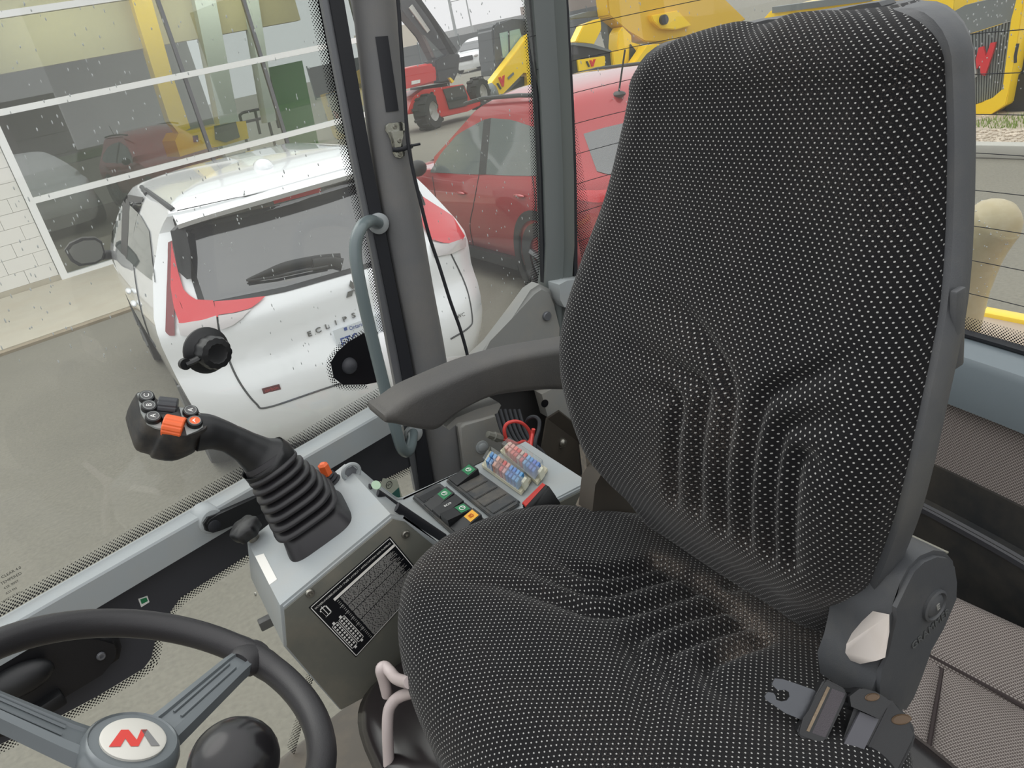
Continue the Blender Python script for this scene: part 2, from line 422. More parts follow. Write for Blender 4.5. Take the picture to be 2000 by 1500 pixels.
# rain streaks on the outside
def drops(name, fn, area, num, parent, lo=.4, hi=1., seed=1, slope=.15, mt=None):
    rnd = random.Random(seed); bm = B()
    for i in range(num):
        while 1:
            px = rnd.uniform(area[0], area[2]); py = rnd.uniform(area[1], area[3])
            if len(area) < 5 or area[4](px, py): break
        p = fn(px, py); L = rnd.uniform(.0018, .006) * rnd.uniform(lo, hi); r = rnd.uniform(.0005, .0011)
        q = bmesh.ops.create_icosphere(bm, subdivisions=1, radius=1.0)
        bmesh.ops.transform(bm, matrix=M.Translation(p) @ M.Diagonal((r, r * .8, L * .5 + r, 1)), verts=q['verts'])
    return obj(name, bm, mt or MT['drop'], parent, kind='stuff', fixn=False)
MT['drop'] = mat('rain_drop', (225, 228, 230), .15, spec=.8)
MT['drop'].node_tree.nodes['Principled BSDF'].inputs['Transmission Weight'].default_value = .2
MT['drop'].node_tree.nodes['Principled BSDF'].inputs['IOR'].default_value = 1.33
drops('rain_drops', lambda x, y: G1(x, y, .0055), (0, 0, 720, 720, lambda x, y: x < 600 + y * .2), 330, win1, seed=3)
bm = B()
# maker's small glass stamp, lower left
for i, (t, s) in enumerate((('CLEAR 4.0', .0052), ('TEMPERED', .0052), ('43R 0007', .0045), ('AS2 M4', .0042), ('SAFETY GLASS', .0036))):
    text('glass_stamp', t, s, G1T, (0, 0, 1), G1(22, 1118 + i * 12, off), MT['frit'], win1, depth=0)
# ---- sill rail in front of the pane (trim_1)
def rail_pts(xs):
    o = []
    for x in xs:
        top_o = G1(x, sline(x), -.001)
        o.append((top_o, PZ(x, sline(x) + 27, 1.60)))
    return o
xs = [-420, 0, 400, 795]
rp = rail_pts(xs); bm = B(); rows = []
for to, ti in rp:
    ti = V((ti.x, ti.y, 1.60)); to = V((to.x, to.y, 1.60)); n = (to - ti)
    rows.append([to, ti + n * .06, ti + V((0, 0, -.003)), ti + V((0, 0, -.042)), to + V((0, 0, -.042))])
vs = grid(bm, rows, closed=True); bm.faces.new(vs[0][::-1]); bm.faces.new(vs[-1])
rail = struct('trim_1', bm, MT['paint'], smooth=25)
# ---- dark panel printed/fitted on the pane under the rail
DP = [(-420, 1400), (0, 1215), (337, 1025), (700, 815), (760, 790), (812, 905), (800, 912), (640, 990), (480, 1086), (352, 1168), (322, 1210), (303, 1252), (296, 1285), (280, 1306), (190, 1360), (100, 1408), (-100, 1500), (-420, 1640)]
bm = B(); prism(bm, [G1(*p, -.004) for p in DP], G1N * .003)
obj('lower_panel', bm, MT['darktrim'], win1, smooth=0)
FP = DP[6:-1]
fr_in = [G1(*p, -.003) for p in FP]; fr_in = spline(fr_in, 3)
fr_out = []
for i, p in enumerate(fr_in):
    d = (fr_in[min(i + 1, len(fr_in) - 1)] - fr_in[max(i - 1, 0)]).normalized(); nn = d.cross(G1N)
    if nn.dot(V((G1T.x, G1T.y, -1.2))) < 0: nn = -nn
    fr_out.append(p + nn * .013)
fritstrip('dotted_print', fr_out, fr_in, win1)
# far lower corner of the pane, beside the console
fritstrip('dotted_print', [G1(*p, -.003) for p in ((560, 1460), (578, 1400), (590, 1350), (604, 1300))], [G1(*p, -.003) for p in ((575, 1475), (592, 1410), (604, 1355), (618, 1305))], win1)
# ---- B pillar and its weather strips
PB = lambda px, py: PY(px, py, 1.215)
PC = [(652, -430), (708, -130), (730, 0), (764, 300), (802, 530), (833, 690), (872, 920), (884, 990)]
pts = spline([PB(*p) for p in PC], 6)
bm = B(); tube(bm, pts, .0335, 40)
pil = struct('trim_2', bm, MT['pillar'], smooth=60)
bl = [(560, -420), (624, -100), (644, 0), (699, 300), (742, 510), (778, 690), (812, 880), (822, 960)]
br = [(588, -420), (652, -100), (672, 0), (724, 300), (764, 510), (800, 690), (836, 880), (850, 960)]
bm = B(); strip(bm, [PY(*p, 1.20) for p in bl], [PY(*p, 1.20) for p in br], (0, .02, 0)); obj('door_seal', bm, MT['rubber'], pil)
al = [(536, -420), (606, -100), (628, 0), (686, 300), (729, 510), (761, 690), (797, 880), (812, 960)]
ar = [(553, -420), (623, -100), (645, 0), (700, 300), (743, 510), (779, 690), (813, 880), (823, 960)]
bm = B(); strip(bm, [PY(*p, 1.205) for p in al], [PY(*p, 1.205) for p in ar], (0, .012, 0)); obj('metal_strip', bm, MT['alu'], pil)
bmq = B(); tube(bmq, pts, .0335, 40, caps=False); bmesh.ops.recalc_face_normals(bmq, faces=bmq.faces[:]); bmq.normal_update(); bvp = BVHTree.FromBMesh(bmq); bmq.free()
bm = B(); drape(bm, bvp, [(733, 72), (757, 70)], [(754, 219), (778, 216)], 6, 12, .0012); obj('tape', bm, MT['rubber'], pil, smooth=180, label='matt black tape strip')
bm = B(); screw(bm, hit(bvp, 759, 498, -.001)[0], (-.35, -1, 0), .0055); obj('screw', bm, MT['darksteel'], pil)
bm = B(); screw(bm, hit(bvp, 836, 915, -.001)[0], (-.2, -1, 0), .005); obj('screw', bm, MT['darksteel'], pil)
# ---- window 2: quarter pane behind the pillar
bm = B(); q = [(690, -430), (1000, -430), (1036, -100), (1052, 100), (1057, 300), (1062, 470), (1066, 552), (960, 690), (860, 700)]
prism(bm, [G2(*p) for p in q], (0, .005, 0)); win2 = struct('window_2', bm, MT['glass'], smooth=0)
CL = [(984, -420), (1012, -100), (1019, 0), (1029, 150), (1036, 300), (1040, 420), (1041, 500), (1036, 540), (1000, 588), (966, 636), (952, 660)]
CR = [(997, -420), (1025, -100), (1032, 0), (1042, 150), (1049, 300), (1053, 420), (1055, 515), (1050, 553), (1015, 600), (980, 648), (968, 672)]
fritstrip('dotted_print', [G2(*p, -.001) for p in CL], [G2(*p, -.001) for p in CR], win2)
drops('rain_drops', lambda x, y: G2(x, y, .0055), (800, 0, 1045, 620, lambda x, y: x < 1045 and x > 790 + y * .12 and y < 640 - (x - 970) * .6), 170, win2, seed=5)
# ---- C pillar
PCp = lambda px, py: PY(px, py, 1.225)
bm = B(); strip(bm, [PY(*p, 1.22) for p in ((1000, -420), (1026, -100), (1033, 0), (1050, 200), (1056, 340), (1060, 480), (1062, 556))], [PY(*p, 1.22) for p in ((1014, -420), (1040, -100), (1046, 0), (1062, 200), (1068, 340), (1071, 480), (1070, 556))], (0, .012, 0))
pilc_seal = bm
bm = B(); rows = []
for (xl, xr, y) in ((1008, 1076, -420), (1034, 1100, -100), (1042, 1106, 0), (1058, 1116, 200), (1064, 1121, 340), (1068, 1122, 480), (1066, 1116, 570), (1064, 1112, 700)):
    a = PY(xl, y, 1.212); b = PY(xr, y, 1.20); mm_ = (a + b) / 2
    rows.append([a + V((0, .03, 0)), a, a.lerp(b, .3) + V((0, -.014, 0)), a.lerp(b, .45) + V((0, -.016, 0)), a.lerp(b, .5) + V((0, -.008, 0)), a.lerp(b, .8) + V((0, -.006, 0)), b, b + V((0, .03, 0))])
vs = grid(bm, rows, closed=True); bm.faces.new(vs[0][::-1]); bm.faces.new(vs[-1])
pilc = struct('trim_3', bm, mat('c_pillar', (98, 104, 103), .3, var=.05), smooth=40)
obj('seal', pilc_seal, MT['rubber'], pilc)
bm = B(); strip(bm, [PY(*p, 1.20) for p in ((1074, -420), (1098, -100), (1104, 0), (1114, 200), (1119, 340), (1121, 480), (1122, 545))], [PY(*p, 1.20) for p in ((1080, -420), (1104, -100), (1110, 0), (1121, 200), (1126, 340), (1128, 480), (1128, 545))], (0, .014, 0))
obj('seal', bm, MT['rubber'], pilc)
bm = B(); prism(bm, [PY(*p, 1.17) for p in ((1092, 556), (1108, 548), (1140, 545), (1140, 602), (1102, 600), (1094, 585))], (0, .04, 0), .003)
obj('corner_bracket', bm, MT['paint'], pilc)
# ---- grey quarter trim with push button
bm = B()
Q = [(930, 702), (962, 672), (1000, 622), (1040, 568), (1058, 556), (1078, 566), (1088, 590), (1093, 640), (1096, 760), (930, 760)]
prism(bm, [PY(*p, 1.19) for p in reversed(Q)], (0, .035, 0))
bmesh.ops.bevel(bm, geom=[e for e in bm.edges if all(abs(v.co.y - 1.19) < .001 for v in e.verts)], offset=.008, segments=3, affect='EDGES')
qt = struct('trim_4', bm, MT['trimgrey'], smooth=50)
bm = B(); lathe(bm, [(.009, 0), (.009, .004), (.0075, .006)], PY(1067, 617, 1.19), (0, -1, 0), 18); obj('button', bm, MT['alu'], qt)
# ---- rear panels: wrap-round path seen from above
RW = [(.765, 1.215), (.86, 1.21), (.95, 1.185), (1.03, 1.12), (1.085, 1.0), (1.11, .85), (1.112, .70), (1.10, .58), (1.075, .44), (1.03, .30), (.95, .14), (.84, .0), (.70, -.12)]
RP = spline([V((x, y, 0)) for x, y in RW], 6)
def rear_n(i):
    d = RP[min(i + 1, len(RP) - 1)] - RP[max(i - 1, 0)]; d.normalize()
    return V((d.y, -d.x, 0))      # towards the cab
def rearsweep(bm, sec, rng=None):
    rows = []
    for i in (rng or range(len(RP))):
        n = -rear_n(i)
        if n.dot(V((.45, .5, 0)) - RP[i]) < 0: n = -n
        rows.append([RP[i] + n * a + V((0, 0, z)) for a, z in sec])
    vs = grid(bm, rows, closed=True); bm.faces.new(vs[0][::-1]); bm.faces.new(vs[-1]); return vs
def onrear(px, py):
    best = None
    for i in range(len(RP) - 1):
        d = (RP[i + 1] - RP[i]); n = V((d.y, -d.x, 0)).normalized(); p = PN(px, py, n, n.dot(RP[i]))
        t = (V((p.x, p.y, 0)) - RP[i]).dot(d) / d.length_squared
        if -.02 <= t <= 1.02 and ray(px, py).dot(p - EYE) > 0:
            if best is None or (p - EYE).length < (best - EYE).length: best = p
    return best
ZRB = 1.575
bm = B(); rearsweep(bm, [(0, ZRB - .03), (0, 2.7), (-.005, 2.7), (-.005, ZRB - .03)])
win3 = struct('window_3', bm, MT['glass'], smooth=50)
zs = [2.115, 2.062, 2.009, 1.957, 1.904, 1.851, 1.798, 1.745, 1.692, 1.639]
for zv in zs[:]:
    bm = B(); tube(bm, [RP[i] + V((0, 0, zv)) for i in range(len(RP))], .00065, 5); obj('heater_wire', bm, MT['rubber'], win3)
nR = [(RP[i], (lambda n: n if n.dot(V((.45, .5, 0)) - RP[i]) > 0 else -n)(-rear_n(i))) for i in range(len(RP))]
fritstrip('dotted_print', [p + n * .001 + V((0, 0, ZRB + .026)) for p, n in nR], [p + n * .001 + V((0, 0, ZRB)) for p, n in nR], win3)
tt = [PN(x, y, (0, 1, 0), 1.2) for x, y in ((1112, -100), (1119, 200), (1124, 340), (1128, 560))]
rr_ = RP[0]
k0 = [V((.79, 1.206, z)) for z in (2.6, 2.2, 1.9, 1.6)]; k1 = [V((.825, 1.205, z)) for z in (2.6, 2.2, 1.9, 1.6)]
fritstrip('dotted_print', k1, k0, win3)
drops('rain_drops', lambda x, y: onrear(x, y) + V((.004, .002, 0)), (1130, 0, 1500, 200, lambda x, y: x < 1240 or y < 90), 60, win3, seed=8)
drops('rain_drops', lambda x, y: onrear(x, y) + V((.004, 0, 0)), (1880, 0, 2000, 180), 90, win3, seed=9, lo=.2, hi=.6)
# sill under the rear glass
bm = B(); rearsweep(bm, [(-.01, ZRB - .004), (.03, ZRB - .004), (.055, ZRB - .012), (.062, ZRB - .022), (.064, ZRB - .095), (-.01, ZRB - .095)])
struct('trim_5', bm, mat('blue_grey_sill', (112, 122, 128), .35, bump=(200, .05)), smooth=35)
bm = B(); rearsweep(bm, [(.0, ZRB - .004), (.016, ZRB - .001), (.016, ZRB + .004), (0, ZRB + .004)]); obj('glass_seal', bm, MT['rubber'], win3)
# woven rear wall below
bm = B(); uvl = None; rows = []; L = 0; us = []
for i, (p, n) in enumerate(nR):
    if i: L += (p - nR[i - 1][0]).length
    us.append(L); rows.append([p + n * .045 + V((0, 0, z)) for z in (1.49, 1.43, 1.37, 1.30)])
grid(bm, rows, uvs=lambda a, b: (us[a], (0, .06, .12, .19)[b]))
rearwall = struct('wall_back', bm, MT['weave'], smooth=60)
bm = B(); rearsweep(bm, [(.05, 1.345), (-.02, 1.345), (-.02, 1.06), (.075, 1.06), (.075, 1.275), (.055, 1.275)])
obj('lower_rail', bm, mat('rear_rail', (40, 42, 44), .5, dust=.15), rearwall)
bm = B(); rearsweep(bm, [(.078, 1.272), (.07, 1.278), (.07, 1.262), (.078, 1.262)]); obj('rail_edge', bm, MT['darktrim'], rearwall)
# floor
bm = B(); fl = [(-.55, -.15), (-.55, 1.0), (.36, 1.2), (1.1, 1.2), (1.1, -.15)]
prism(bm, [V((x, y, 1.09)) for x, y in fl], (0, 0, -.03)); struct('floor', bm, MT['floor'], smooth=0)
# ============================================================ DRIVER SEAT
YC = .515
seat = thing('driver_seat', 'black suspension driver seat with grey dotted fabric and high backrest', 'seat', (.3, YC, 1.09))
def seg_d(p, a, b):
    d = b - a; t = max(0, min(1, (p - a).dot(d) / max(d.length_squared, 1e-9))); return (p - a - d * t).length
def interp(tab, x, k):
    if x <= tab[0][0]: return tab[0][k]
    for a, b in zip(tab, tab[1:]):
        if x <= b[0]:
            t = (x - a[0]) / (b[0] - a[0]); t2 = t
            return a[k] + (b[k] - a[k]) * t2
    return tab[-1][k]
def smooth_tab(tab, n=3):
    pts = spline([V((t[0], t[1], t[2])) for t in tab], 8)
    return [(p.x, p.y, p.z) for p in pts]
# z, half width, X of the side edge
BT = smooth_tab([(2.14 - .873 * (2.14 - a_), .853 * b_, .873 * c_ + .007) for a_, b_, c_ in [(1.495, .178, .522), (1.53, .194, .510), (1.568, .209, .490), (1.61, .229, .478), (1.689, .251, .479), (1.745, .257, .489), (1.792, .2545, .507), (1.83, .2495, .527), (1.872, .2415, .550), (1.928, .226, .577), (2.005, .207, .602), (2.066, .190, .617), (2.095, .172, .626)]])
GR = []
def gz(p): q = PX(p[0], p[1], .41); return V((q.y, q.z))
for pl in ([(1326, 962), (1324, 860), (1322, 800), (1308, 775), (1280, 765), (1230, 760)],
           [(1372, 985), (1369, 880), (1366, 800), (1355, 765), (1300, 732), (1240, 700), (1190, 680)],
           [(1420, 1020), (1416, 900), (1414, 815), (1400, 770), (1372, 728), (1300, 655), (1240, 615), (1205, 598)],
           [(1465, 1045), (1464, 900), (1464, 815), (1478, 783), (1540, 760), (1600, 730), (1640, 700)],
           [(1512, 1072), (1510, 950), (1510, 870), (1520, 845), (1560, 836), (1610, 836), (1660, 830)],
           [(1552, 1092), (1551, 990), (1551, 915), (1562, 896), (1585, 905), (1610, 930)]):
    GR.append([gz(p) for p in spline([V((a, b, 0)) for a, b in pl], 4)])
def groove(lines, p, w):
    g = 0
    for l in lines:
        n = len(l) - 1
        for i in range(n):
            a, b = l[i], l[i + 1]; d = b - a; t = max(0, min(1, (p - a).dot(d) / max(d.length_squared, 1e-9))); q = (p - a - d * t).length
            if q < w * 3:
                u = (i + t) / n; wt = min(1, (1 - u) / .45)
                g = max(g, wt * math.exp(-(q / w) ** 2))
    return g
zs_ = [1.579 + (2.052 - 1.579) * i / 120 for i in range(121)]
def back_row(z, top=0.):
    hw = interp(BT, z, 1); xe = interp(BT, z, 2)
    pts = []
    rc = .05
    lum = math.exp(-((z - 1.70) / .13) ** 2)
    n = 90
    for j in range(n + 1):
        s = -1 + 2 * j / n; y = s * (hw - rc); u = abs(s)
        bow = -.026 * (1 - u ** 2.2) * (.35 + .1 * lum) + .004
        pts.append((y, xe - .020 + bow * .6 - .006 * u ** 4))
    L = []
    for k in range(1, 9):
        a = k / 8 * pi / 2; L.append((hw - rc + rc * sin(a), xe - .0236 + rc * .8 * (1 - cos(a))))
    L.append((hw, xe + .020)); L.append((hw - .002, xe + .026))
    full = [(-a, b) for a, b in reversed(L)] + pts + L
    return full
rows, uvv = [], []
vL = 0; prev = None
for z in zs_:
    rw = back_row(z); r3 = []
    for y, x in rw: r3.append(V((x, YC + y, z)))
    if prev is not None: vL += (V((interp(BT, z, 2), 0, z)) - prev).length
    prev = V((interp(BT, z, 2), 0, z))
    mid = len(r3) // 2; u = [0.] * len(r3)
    for j in range(mid + 1, len(r3)): u[j] = u[j - 1] + (r3[j] - r3[j - 1]).length
    for j in range(mid - 1, -1, -1): u[j] = u[j + 1] - (r3[j] - r3[j + 1]).length
    for j, p in enumerate(r3):
        if 1.55 < z < 1.90 and 8 < j < len(r3) - 8:
            p.x += .0105 * groove(GR, V((p.y, p.z)), .008)
    rows.append(r3); uvv.append([(uu, vL) for uu in u])
# round over the top
zt = zs_[-1]; base = rows[-1]; bx = interp(BT, zt, 2)
for k in range(1, 13):
    a = k / 12 * 1.45; r3 = []
    sc = 1 - .42 * (1 - cos(a)); h = .042 * sin(a); back = .05 * (1 - cos(a))
    for p in base:
        yy = (p.y - YC)
        dip = .006 * math.exp(-((yy) / .03) ** 2) * sin(a)
        crown = .011 * (1 - (yy / .2) ** 2) * sin(a)
        r3.append(V((p.x + back, YC + yy * sc, zt + h + crown - dip)))
    vL += .048 * 1.45 / 12 * 1.25
    rows.append(r3); uvv.append([(q[0] * sc, vL) for q in uvv[len(zs_) - 1]])
# tuck under at the bottom
b0 = rows[0]; und = []
for k in range(4, 0, -1):
    a = k / 4 * 1.3; und.append([V((p.x + .05 * (1 - cos(a)), YC + (p.y - YC) * (1 - .06 * (1 - cos(a))), p.z - .02 * sin(a))) for p in b0])
rows = und + rows; uvv = [[(q[0], q[1] - .02 * (4 - k) / 4 - .005) for q in uvv[0]] for k in range(4)] + uvv
bm = B(); grid(bm, rows, uvs=lambda i, j: uvv[i][j])
bk = obj('backrest', bm, MT['seat'], seat, smooth=180)
def set_grime(o, spots):
    at = o.data.attributes.new('grime', 'FLOAT', 'POINT')
    for i, v in enumerate(o.data.vertices):
        g = 0
        for c, r, s in spots: g += s * math.exp(-((v.co - c).length / r) ** 2)
        at.data[i].value = min(1, g)
set_grime(bk, [(PX(1330, 960, .42), .05, .25), (PX(1600, 1190, .42), .05, .3), (PX(1420, 840, .42), .03, .2), (PX(1440, 1080, .42), .05, .3)])
# shell behind
rows = []
for z in [1.62 + (2.052 - 1.62) * i / 60 for i in range(61)]:
    hw = interp(BT, z, 1) + .0075; xe = interp(BT, z, 2)
    sec = [(hw - .012, xe + .012), (hw - .002, xe + .010), (hw + .001, xe + .018), (hw + .001, xe + .030), (hw - .006, xe + .042), (hw - .03, xe + .054), (hw * .5, xe + .064)]
    rows.append([V((x, YC + y, z)) for y, x in sec] + [V((x, YC - y, z)) for y, x in reversed(sec)])
base = rows[-1]
for k in range(1, 8):
    a = k / 7 * pi / 2; r3 = []
    for p in base:
        yy = p.y - YC
        r3.append(V((p.x + .02 * (1 - cos(a)), YC + yy * (1 - .30 * (1 - cos(a))), p.z + (.042 + .006 * (1 - (yy / .2) ** 2)) * sin(a))))
    rows.append(r3)
bm = B(); vs = grid(bm, rows, closed=True); bm.faces.new(vs[-1]); bm.faces.new(vs[0][::-1])
sh = obj('back_shell', bm, MT['shell'], seat, smooth=55)
bm = B(); q = [PY(*p, .2585 + .045) for p in ()]
c = V((interp(BT, 1.885, 2) + .026, YC - interp(BT, 1.885, 1) - .006, 1.885))
box(bm, c, (.012, .006, .062), M.Rotation(rad(-2), 3, 'Y'), .002); obj('side_clip', bm, MT['shell'], sh)
# headrest flap and lip on the top
bm = B()
pp = [PX(*p, .585) for p in ((1622, 33), (1640, 18), (1680, 9), (1716, 4), (1722, 12), (1716, 40), (1625, 48))]
prism(bm, pp, (.02, 0, 0), .003); obj('headrest_flap', bm, MT['shell'], sh)
bm = B(); pp = [PX(*p, .585) for p in ((1386, 64), (1400, 58), (1450, 50), (1500, 38), (1540, 36), (1540, 60), (1390, 82))]
prism(bm, pp, (.015, 0, 0), .003); obj('top_lip', bm, MT['shell'], sh)
# ---- cushion
CT = [(.50, 1.535), (.47, 1.548), (.44, 1.553), (.38, 1.570), (.305, 1.586), (.24, 1.593), (.18, 1.590), (.13, 1.578), (.09, 1.563), (.06, 1.55)]
def czx(x):
    t = sorted(CT); 
    for a, b in zip(t, t[1:]):
        if x <= b[0]:
            k = max(0, (x - a[0]) / (b[0] - a[0])); return a[1] + (b[1] - a[1]) * k
    return t[-1][1]
half = [(.515, .0), (.515, .09), (.512, .14), (.50, .175), (.47, .205), (.435, .236), (.40, .262), (.36, .277), (.31, .280), (.256, .278), (.21, .268), (.172, .245), (.145, .21), (.125, .165), (.112, .115), (.104, .06), (.102, .0)]
hs = spline([V((a, b, 0)) for a, b in half], 6)
outl = [(p.x, YC + p.y) for p in hs] + [(p.x, YC - p.y) for p in reversed(hs[1:-1])]
GC = []
for pl in ([(1286, 1090), (1215, 1122), (1160, 1136), (1120, 1128), (1085, 1110)], [(1320, 1106), (1262, 1135), (1185, 1172), (1130, 1168), (1060, 1146), (995, 1122)],
           [(1366, 1130), (1275, 1186), (1183, 1220), (1095, 1200), (1000, 1180), (870, 1165)],
           [(1418, 1168), (1325, 1212), (1262, 1252), (1240, 1285), (1256, 1340), (1272, 1440), (1282, 1520)],
           [(1446, 1206), (1348, 1260), (1305, 1292), (1312, 1345), (1340, 1410), (1360, 1460)],
           [(1488, 1240), (1409, 1290), (1382, 1318), (1396, 1365), (1440, 1400)],
           [(1277, 1088), (1320, 1106), (1366, 1130), (1404, 1152), (1437, 1185), (1470, 1212), (1490, 1238)],
           [(1470, 1092), (1404, 1134)]):
    GC.append([PZ(p.x, p.y, 1.565).to_2d() for p in spline([V((a, b, 0)) for a, b in pl], 3)])
def czz(x, y):
    z = czx(x) 
    yy = abs(y - YC) / .28
    z += .010 * yy ** 2 - .012 * max(0, yy - .8) * 5 * .2
    return z
K = 64; Rr = .055
cen = lambda x, y: V((min(.40, max(.22, x)), YC))
rings = []; uvr = []
for k in range(K + 1):
    f = k / K; f = f ** .85
    rg, ru = [], []
    for x, y in outl:
        c = cen(x, y); p = V((x, y)); q = c.lerp(p, f); e = (p - q).length
        z = czz(q.x, q.y)
        if e < Rr: z -= Rr * .8 * (1 - math.sqrt(max(0, 1 - (1 - e / Rr) ** 2)))
        z -= .014 * groove(GC, q, .0095)
        rg.append(V((q.x, q.y, z)))
        if e < Rr:
            a = math.asin(min(1, 1 - e / Rr)); ex = Rr * a - (Rr - e)
            q2 = q + (p - c).normalized() * ex
        else: q2 = q
        ru.append((q2.y, q2.x))
    rings.append(rg); uvr.append(ru)
for k in range(1, 6):
    rg, ru = [], []
    for j, (x, y) in enumerate(outl):
        c = cen(x, y); d = (V((x, y)) - c).normalized(); b_ = rings[K][j]
        off_ = -.012 * (k / 5) ** 2
        rg.append(V((x + d.x * off_, y + d.y * off_, b_.z - .012 * k)))
        u0 = uvr[K][j]; ru.append((u0[0] + d.y * .012 * k, u0[1] + d.x * .012 * k))
    rings.append(rg); uvr.append(ru)
bm = B(); grid(bm, rings, closed=False, uvs=lambda i, j: uvr[i][j])
uvl = bm.loops.layers.uv.verify()
n_o = len(outl)
vv = list(bm.verts)
for i in range(len(rings) - 1):     # close the ring
    a, b, c, d = vv[i * n_o + n_o - 1], vv[i * n_o], vv[(i + 1) * n_o], vv[(i + 1) * n_o + n_o - 1]
    fa = bm.faces.new((a, b, c, d))
    for lp, (r_, j) in zip(fa.loops, ((i, n_o - 1), (i, 0), (i + 1, 0), (i + 1, n_o - 1))): lp[uvl].uv = uvr[r_][j]
bmesh.ops.remove_doubles(bm, verts=bm.verts[:], dist=.0002)
cu = obj('cushion', bm, MT['seat'], seat, smooth=180)
sp = [(PZ(1560, 1205, 1.55), .055, .6), (PZ(1330, 1030, 1.55), .05, .35), (PZ(1460, 1130, 1.55), .04, .35), (PZ(860, 1125, 1.56), .05, .3), (PZ(800, 1180, 1.55), .02, .4)]
for x, y in ((1286, 1090), (1320, 1104), (1366, 1130), (1404, 1152), (1437, 1185), (1470, 1212), (1490, 1240), (1450, 1270), (1420, 1285)): sp.append((PZ(x, y, 1.555), .013, .7))
set_grime(cu, sp)
bm = B(); rows = []
for s, z in ((.97, 1.50), (.985, 1.47), (.96, 1.44), (.9, 1.42), (.55, 1.41)):
    rows.append([V((.31 + (x - .31) * s, YC + (y - YC) * s, z)) for x, y in outl])
vs = grid(bm, rows, closed=True); obj('cushion_pan', bm, MT['shell'], seat, smooth=50)
# ---- suspension bellows under the pan
bm = B(); rows = []
def rr_sec(hx, hy, z, n=10, p=.35):
    o = []
    for k in range(48):
        a = 2 * pi * k / 48; cx, cy = cos(a), sin(a)
        o.append(V((.295 + hx * math.copysign(abs(cx) ** .3, cx), YC + hy * math.copysign(abs(cy) ** .3, cy), z)))
    return o
z = 1.425
rows += [rr_sec(.05, .06, 1.428), rr_sec(.17, .23, 1.428)]
for k in range(5):
    s = .235 - k * .007
    for dz, ds in ((0, -.030), (-.006, -.008), (-.02, .006), (-.034, .002), (-.050, -.026)):
        rows.append(rr_sec(s + ds, s + .064 + ds, z + dz))
    z -= .056
grid(bm, rows, closed=True); vs = None; obj('bellows', bm, mat('bellows_gloss', (36, 32, 33), .2), seat, smooth=75)
bm = B(); box(bm, (.295, YC, 1.115), (.36, .42, .05), None, .006); obj('base_plate', bm, MT['shell'], seat)
# front apron under the cushion, right of the bellows
bm = B(); box(bm, (.255, YC - .02, 1.405), (.24, .40, .05), None, .01); obj('pan_frame', bm, MT['shell'], seat)
# ---- recliner unit on the door side
HY = .292
op = [(1767, 1143), (1783, 1112), (1806, 1090), (1833, 1079), (1855, 1082), (1870, 1100), (1875, 1133), (1868, 1170), (1858, 1205), (1846, 1232), (1815, 1268), (1802, 1320), (1790, 1362), (1770, 1394), (1716, 1394), (1712, 1352), (1727, 1312), (1736, 1277), (1742, 1248), (1745, 1213), (1757, 1187)]
bm = B(); prism(bm, [PY(*p, HY) for p in op][::-1], (0, .058, 0))
bmesh.ops.bevel(bm, geom=[e for e in bm.edges if all(abs(v.co.y - HY) < .0005 for v in e.verts)], offset=.004, segments=2, affect='EDGES')
hg = obj('recliner_cover', bm, MT['shell'], seat, smooth=40)
bm = B(); pl = [(1770, 1140), (1785, 1113), (1808, 1091), (1833, 1080), (1852, 1081)]
rows = []
for p in pl:
    a = PY(*p, HY + .006); n = (a - PY(1812, 1180, HY + .006)).normalized()
    rows.append([a + n * .0015, a + n * .0015 + V((0, .046, 0)), a + V((0, .046, 0)), a])
vs = grid(bm, rows, closed=True); bm.faces.new(vs[0][::-1]); bm.faces.new(vs[-1])
obj('dust_cap', bm, mat('dusty_cap', (138, 136, 124), .6, dust=.8, dscale=25, dustc=(186, 176, 146)), hg)
bm = B(); c = PY(1823, 1181, HY); lathe(bm, [(.0145, 0), (.0145, .0025), (.0125, .0035), (.0115, .0015), (.0112, .001), (0.009, .003), (.001, .004)], c, (0, -1, 0), 28)
obj('pivot_cap', bm, MT['shell'], hg)
text('cap_mark', 'E', .009, (1, 0, .15), (-.15, 0, 1), c + V((0, -.0042, 0)), MT['trimgrey'], hg)
tx = (PY(1843, 1203, HY) - PY(1793, 1253, HY)).normalized(); tz = V((0, -1, 0)); ty = tz.cross(tx)
text('moulded_name', 'GRAMMER', .0105, tx, ty, PY(1818, 1228, HY - .0008), mat('moulded', (88, 90, 90), .45), hg, spacing=1.05)
bm = B()
pts = [PY(1737, 1200, .284), PY(1737, 1234, .283), PY(1729, 1284, .283), PY(1714, 1290, .288), PY(1687, 1190, .326), PY(1653, 1258, .326), PY(1651, 1275, .325), PY(1661, 1290, .320), PY(1680, 1297, .310)]
for p in pts + [EYE + (q - EYE) * 1.035 for q in pts]: bm.verts.new(p)
rh = bmesh.ops.convex_hull(bm, input=bm.verts[:]); bmesh.ops.delete(bm, geom=[v for v in bm.verts if not v.link_faces], context='VERTS')
obj('recliner_lever', bm, MT['handle'], seat, smooth=28, label='pale grey recliner lever')
bm = B(); prism(bm, [PY(*p, .318) for p in ((1709, 1168), (1727, 1172), (1722, 1194), (1706, 1192))], (.002, .004, 0)); obj('lever_slot', bm, MT['frit'], hg)
